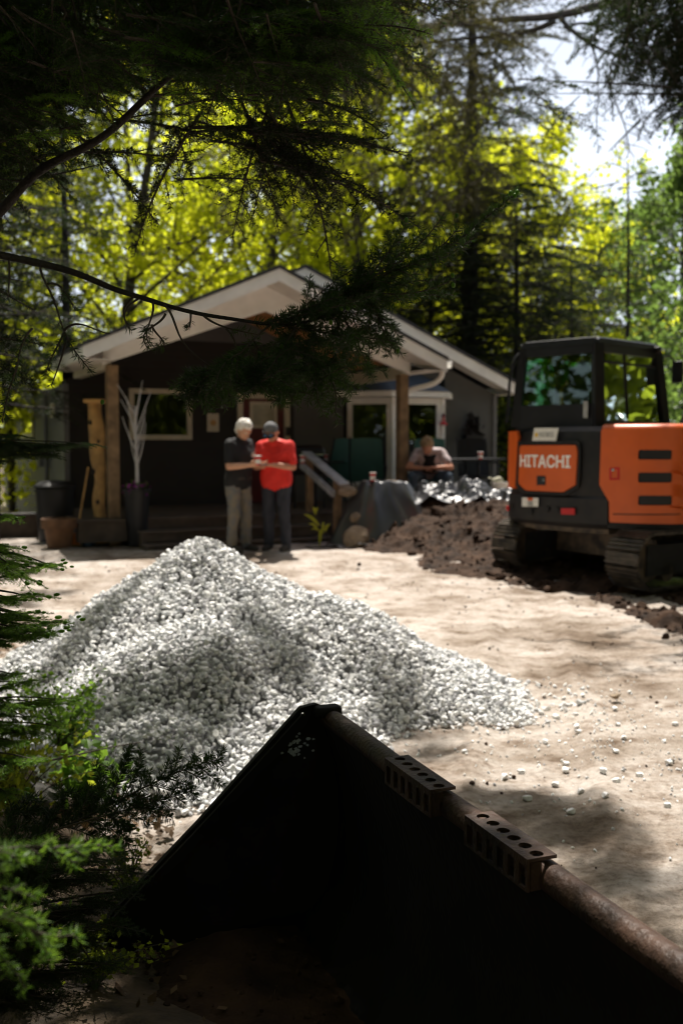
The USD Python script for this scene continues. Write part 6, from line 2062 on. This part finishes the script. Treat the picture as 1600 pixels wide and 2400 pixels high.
for p_ in pos[::6]:
    lim.tube(spline([TR3 + [0, 0, p_[2] + .3], (TR3 + [0, 0, p_[2] + .4] + p_) / 2, p_], 8), np.linspace(.03, .002, 8), 5)
part('boughs', lim, 'bark_dark', rt, True)
sprays('foliage', rt, FAR, np.array(pos), dirs, ups, np.array(sc), 'needle_far', rg)

# ---- young spruces and plants along the left edge ---------------------
def sapling(label, base, h, boughs, mat_, seed, fr=NEAR, tips=True):
    """boughs: (px, py, depth) of the tips"""
    rg = np.random.default_rng(seed)
    o = thing('spruce_sapling', label, 'sapling', base)
    B0 = np.array(base, float)
    part('stem', MB().tube(np.array([[0, 0, -.05], [.02, 0, h * .5], [0, 0, h]]), (.018, .012, .004), 8), 'bark', o, True)
    pos, dirs, ups, sc = [], [], [], []
    w = MB()
    bd = MB()
    for (px, py, d) in boughs:
        e = P(px, py, d) - B0
        a = np.array([0, 0, np.clip(e[2] - .05 + rg.normal(0, .04), .1, h)])
        q = spline([a, (a + e) / 2 + [0, 0, .04], e], 8)
        w.tube(q, np.linspace(.007, .002, 8), 5)
        L = np.linalg.norm(e - a)
        for t in np.linspace(.30, 1, max(2, int(L / .08))):
            b = a + (e - a) * t
            for s in (-1, 0, 1):
                v = unit(e - a)
                an = s * rg.uniform(.4, .9)
                v = np.array([v[0] * math.cos(an) - v[1] * math.sin(an), v[0] * math.sin(an) + v[1] * math.cos(an), v[2] - .1])
                pos.append(b - v * .10 * (1 if s == 0 else .4))
                dirs.append(v)
                ups.append(np.array([0, 0, 1]) + rg.normal(0, .2, 3))
                sc.append(rg.uniform(.2, .36))
                if tips and rg.random() < .8:
                    tp = b + v * rg.uniform(.05, .1)
                    s_ = rg.uniform(.0035, .006)
                    Tm = np.eye(4)
                    Tm[:3, :3] = frame_of(unit(v), np.array([0, 0, 1.0])) @ np.diag([s_ * 1.8, s_, s_])
                    Tm[:3, 3] = tp
                    bd.tm(bud, Tm)
    part('boughs', w, 'twig', o, True)
    sprays('foliage', o, fr, np.array(pos), dirs, ups, np.array(sc), mat_, rg)
    if tips:
        part('young_tips', bd, 'bush_leaf', o, True, kind='stuff')
    return o


sapling('young spruce at the left edge with bright fresh tips before the pale drive', (-1.22, 2.85, .05), 1.25, [(90, 1330, 2.85), (40, 1345, 2.8), (110, 1322, 2.9), (30, 1300, 2.7), (70, 1400, 2.8), (20, 1400, 2.7), (118, 1460, 2.8), (90, 1475, 2.72), (60, 1490, 2.7), (30, 1470, 2.65), (20, 1320, 2.6), (0, 1280, 2.7), (10, 1210, 2.9), (80, 1450, 2.75), (40, 1440, 2.7), (100, 1485, 2.75), (0, 1440, 2.7), (-20, 1500, 2.7)], 'needle_bright', 501)
o = thing('spruce_sapling', 'low young spruce in the bottom left corner with glowing yellow green boughs', 'sapling', (0, 0, 0))
wood = MB()
segP, segD = [], []
rg = np.random.default_rng(502)
for pix, L0 in (([(-200, 2030, 1.05), (-60, 2005, 1.12), (20, 2000, 1.16), (62, 2015, 1.18)], .05), ([(-60, 2005, 1.12), (60, 1985, 1.2), (120, 1990, 1.22), (178, 2035, 1.24)], .045), ([(120, 1990, 1.22), (200, 1982, 1.28), (280, 1986, 1.32)], .035),
                ([(-120, 2060, 1.08), (-20, 2070, 1.12), (40, 2092, 1.13), (92, 2100, 1.14)], .04), ([(-120, 2130, 1.06), (0, 2150, 1.10), (70, 2180, 1.12), (115, 2248, 1.12)], .05), ([(0, 2150, 1.10), (60, 2150, 1.13), (105, 2160, 1.15)], .03),
                ([(70, 2180, 1.12), (130, 2195, 1.15), (180, 2190, 1.18)], .03), ([(-60, 2230, 1.1), (20, 2260, 1.15), (60, 2320, 1.15)], .04)):
    q = twig([P(*p) for p in pix], .0026, .0009, (.25, 1), 16)
    side_shoots(q, L0, .022, rg, .25, down=.1, tert=False)
nv, nf = needles(np.array(segP), np.array(segD), 900, .015, .0019, rg, upbias=.2)
part('stem', MB().tube(np.array([[-.62, .98, -.05], P(-200, 2030, 1.05), [-.60, 1.05, 1.15]]), (.014, .010, .003), 8), 'bark', o, True)
part('boughs', wood, 'twig', o, True, kind='stuff')
part('needles', trimesh.Trimesh(nv, nf, process=False), 'bush_leaf', o, False, kind='stuff')
mb = MB()
for (x, y, d) in ((62, 2015, 1.17), (178, 2037, 1.23), (172, 2030, 1.23), (280, 1986, 1.31), (92, 2098, 1.13), (112, 2246, 1.11), (100, 2235, 1.11), (88, 2215, 1.11), (118, 2240, 1.11), (180, 2190, 1.17), (55, 2196, 1.1), (40, 2065, 1.12)):
    c_ = P(x, y, d)
    s_ = rg.uniform(.0018, .0028)
    mb.tm(bud, np.array([[s_, 0, 0, c_[0]], [0, s_, 0, c_[1]], [0, 0, s_ * 1.3, c_[2]], [0, 0, 0, 1]]))
part('young_tips', mb, 'bush_leaf', o, True, kind='stuff')
o = thing('spruce_sapling', 'dark young spruce whose bough reaches from the left edge to the bucket side', 'sapling', (0, 0, 0))
wood = MB()
segP, segD = [], []
rg = np.random.default_rng(503)
for pix, L0, r_ in (([(-330, 2060, 1.75), (-100, 2010, 1.8), (21, 1976, 1.85), (118, 1950, 1.9), (230, 1900, 1.95), (330, 1850, 2.0), (430, 1805, 2.05), (520, 1780, 2.1)], .19, .0042),
                    ([(118, 1950, 1.9), (200, 1925, 1.9), (290, 1900, 1.95), (390, 1872, 2.0), (460, 1852, 2.0)], .10, .0022),
                    ([(60, 1965, 1.87), (120, 1990, 1.8), (190, 2000, 1.75), (275, 1992, 1.75)], .07, .002)):
    q = twig([P(*p) for p in pix], r_, .0009, (.3, 1), 26)
    side_shoots(q, L0, .017, rg, .3, down=.12)
nv, nf = needles(np.array(segP), np.array(segD), 1900, .0185, .0020, rg, upbias=.1)
part('stem', MB().tube(np.array([[-.98, 1.72, -.05], P(-330, 2060, 1.75), [-.95, 1.75, 1.3]]), (.02, .014, .004), 8), 'bark', o, True)
part('boughs', wood, 'twig', o, True, kind='stuff')
part('needles', trimesh.Trimesh(nv, nf, process=False), 'needle', o, False, kind='stuff')
sapling('dense dark young spruce filling the bottom left beside the bucket', (-1.05, 2.0, .02), .75, [(250, 2020, 2.2), (200, 2060, 2.2), (280, 2090, 2.25), (150, 2040, 2.15), (100, 2080, 2.1), (220, 2130, 2.2), (160, 2150, 2.15), (60, 2150, 2.05), (120, 2220, 2.1), (200, 2210, 2.15), (250, 2170, 2.2), (40, 2230, 2.0), (180, 2280, 2.1), (90, 2300, 2.05), (20, 2300, 1.95), (140, 2340, 2.05), (300, 2040, 2.25), (180, 1990, 2.15), (60, 2040, 2.1), (20, 2090, 2.0), (240, 2260, 2.15)], 'needle', 506, tips=False)
sapling('dark low spruce bough over the house side wall at the far left', (-2.05, 4.3, .05), 1.6, [(150, 1045, 3.9), (200, 1040, 3.95), (100, 1050, 3.9), (60, 1040, 3.9), (20, 1050, 3.9), (120, 1065, 3.9), (30, 1020, 3.9), (0, 1080, 3.9)], 'needle', 504, tips=False)
sapling('bushy young spruce between the gravel heap and the left edge', (-1.55, 3.55, .05), .75, [(60, 1680, 3.4), (20, 1650, 3.3), (90, 1720, 3.4), (40, 1740, 3.3), (10, 1800, 3.2), (100, 1650, 3.5), (140, 1640, 3.5), (60, 1600, 3.5), (30, 1580, 3.4), (0, 1700, 3.3), (80, 1780, 3.2), (120, 1700, 3.45), (20, 1860, 3.2)], 'needle_bright', 505)


def leafy(label, px, py, d, n, spread, h, mat_, seed, size, name='leafy_shrub', cat='shrub'):
    rg = np.random.default_rng(seed)
    b = G(px, py, .06)
    o = thing(name, label, cat, b)
    w = MB()
    tips = []
    for i in range(n):
        a = rg.uniform(0, 6.28)
        e = np.array([math.cos(a) * spread * rg.uniform(.2, 1), math.sin(a) * spread * rg.uniform(.2, 1), h * rg.uniform(.45, 1)])
        q = spline([(0, 0, 0), e * [.3, .3, .6], e], 6)
        w.tube(q, np.linspace(.004, .0012, 6), 5)
        for t in np.linspace(.4, 1, 6):
            tips.append(np.array([np.interp(t, np.linspace(0, 1, 6), q[:, k]) for k in range(3)]))
    part('stems', w, 'twig', o, True)
    part('leaves', leaf_cloud(np.array(tips), 5, size * .9, size, seed + 1), mat_, o, False, kind='stuff')
    return o


leafy('sunlit leafy shrub with yellow green leaves at the left foot of the gravel heap', 150, 1800, 0, 26, .30, .42, 'bush_leaf', 601, .026)
leafy('small leafy seedling on the litter in front of the gravel heap', 205, 1870, 0, 7, .12, .16, 'bush_leaf', 602, .05)
leafy('dark leafy shrub at the left edge below the young spruce', 30, 1960, 0, 24, .30, .45, 'forest_leaf', 603, .028)
leafy('dim leafy plants in the dark bottom left corner', 220, 2330, 0, 16, .22, .22, 'forest_leaf', 604, .015)
leafy('dim low plants beside the shadowed bucket edge', 300, 2150, 0, 16, .2, .22, 'forest_leaf', 605, .014)
leafy('dark plants under the glowing spruce boughs at the far left', 40, 2350, 0, 20, .3, .25, 'forest_leaf', 606, .018)
# grass tufts, thin stalks, litter
def blades(label, px, py, n, h, mat_, seed, name='grass_tuft'):
    rg = np.random.default_rng(seed)
    b = G(px, py, .05)
    o = thing(name, label, 'grass', b)
    m = MB()
    for i in range(n):
        a = rg.uniform(0, 6.28)
        l = h * rg.uniform(.6, 1.1)
        q = spline([(rg.normal(0, .015), rg.normal(0, .015), 0), (math.cos(a) * l * .2, math.sin(a) * l * .2, l * .6), (math.cos(a) * l * .6, math.sin(a) * l * .6, l * .75)], 6)
        s = np.array([-math.sin(a), math.cos(a), 0]) * .006
        wv = np.array([1, 1.1, 1, .8, .5, .1])[:, None]
        m.add(np.stack([q - s * wv, q + s * wv], 1).reshape(-1, 3), [[2 * k, 2 * k + 1, 2 * k + 3, 2 * k + 2] for k in range(5)])
    part('blades', m, mat_, o, False)


blades('bright green grass tuft on the litter before the gravel heap', 205, 1862, 9, .16, 'bush_leaf', 611)
blades('dry pale grass stalks beside the shadowed bucket', 425, 2140, 16, .20, 'curtain', 612, 'dry_grass')
blades('small grass tuft in the dark lower left', 160, 2200, 14, .14, 'bush_leaf', 613)
o = thing('dead_twig', 'thin dead twig stretched over the lower left of the gravel heap', 'twig')
part('twig_wood', MB().tube(spline([P(20, 1790, 3.6), P(120, 1782, 3.75), P(200, 1765, 3.85), P(330, 1740, 3.95)], 16), np.linspace(.006, .002, 16), 6).tube(spline([P(180, 1768, 3.82), P(230, 1790, 3.8), P(290, 1815, 3.8)], 8), np.linspace(.003, .001, 8), 5), 'twig', o, True)
n = 2600
rg = np.random.default_rng(620)
yy = rg.uniform(.6, 7.5, n)
xx = edge_x(yy) - np.abs(rg.normal(0, .7, n)) + .15
kk = np.arange(n)
s = rg.uniform(.012, .035, (n, 1))
c_ = np.stack([xx, yy, gz(xx, yy) + .035 + .085 * rg.random(n) * smooth01(0, .6, edge_x(yy) - xx)], 1)
nrm = unit(rg.normal(0, .5, (n, 3)) + [0, 0, 1])
u = unit(np.cross(nrm, rg.normal(size=(n, 3))))
w = np.cross(nrm, u)
v = np.stack([c_ - u * s, c_ + w * s * .6, c_ + u * s, c_ - w * s * .6], 1).reshape(-1, 3)
k = kk[:, None] * 4
top('leaf_litter', trimesh.Trimesh(v, np.vstack([k + [0, 1, 2], k + [0, 2, 3]]), process=False), 'litter', 'brown dead leaves scattered over the forest floor at the left', 'leaf litter', kind='stuff', smooth=False)
for (px, py, r, lab) in ((70, 1890, .14, 'dark rock half buried in litter at the left edge'), (375, 2398, .036, 'small blue grey stone at the bottom edge beside the bucket')):
    q = G(px, py, .05)
    v = np.array(s_.vertices) if False else np.array(trimesh.creation.icosphere(3, 1).vertices)
    v = v * (1 + .5 * (meshkit.fbm(v * 1.7 + px, 3, 83) - .5)[:, None])
    o = thing('rock', lab, 'rock', q)
    part('rock_body', trimesh.Trimesh(v * [r, r * .8, r * .65], trimesh.creation.icosphere(3, 1).faces, process=False), 'rock', o, True)

# ---- unseen wood added behind and beside: it keeps the sky's light off the fronts ----
rg = np.random.default_rng(700)
n = 130000
x_ = rg.uniform(-20, 20, n)
y_ = rg.uniform(-15, -3.5, n)
side_n = n // 3
y_[:side_n] = rg.uniform(-6, 18, side_n)
x_[:side_n] = 5.5 + .375 * np.maximum(y_[:side_n], 4) + rg.uniform(0, 1, side_n) ** 1.3 * 8
y_[side_n:side_n + 24000] = rg.uniform(-6, 21, 24000)
x_[side_n:side_n + 24000] = -3.2 - .375 * np.maximum(y_[side_n:side_n + 24000], 3) - rg.uniform(0, 1, 24000) ** 1.3 * 8
z_ = rg.random(n) ** .8 * (10 + 6 * meshkit.fbm(np.stack([x_ * .2, y_ * .2, 0 * x_], -1), 2, 701))
keep = meshkit.fbm(np.stack([x_ * .5, y_ * .5, z_ * .5], -1), 3, 702) > .38
top('unseen_wood', leaf_cloud(np.stack([x_, y_, z_], 1)[keep], 1, .2, .36, 703), 'forest_leaf', 'unseen leafy wood added behind and beside the viewer', 'woodland', kind='stuff', smooth=False)
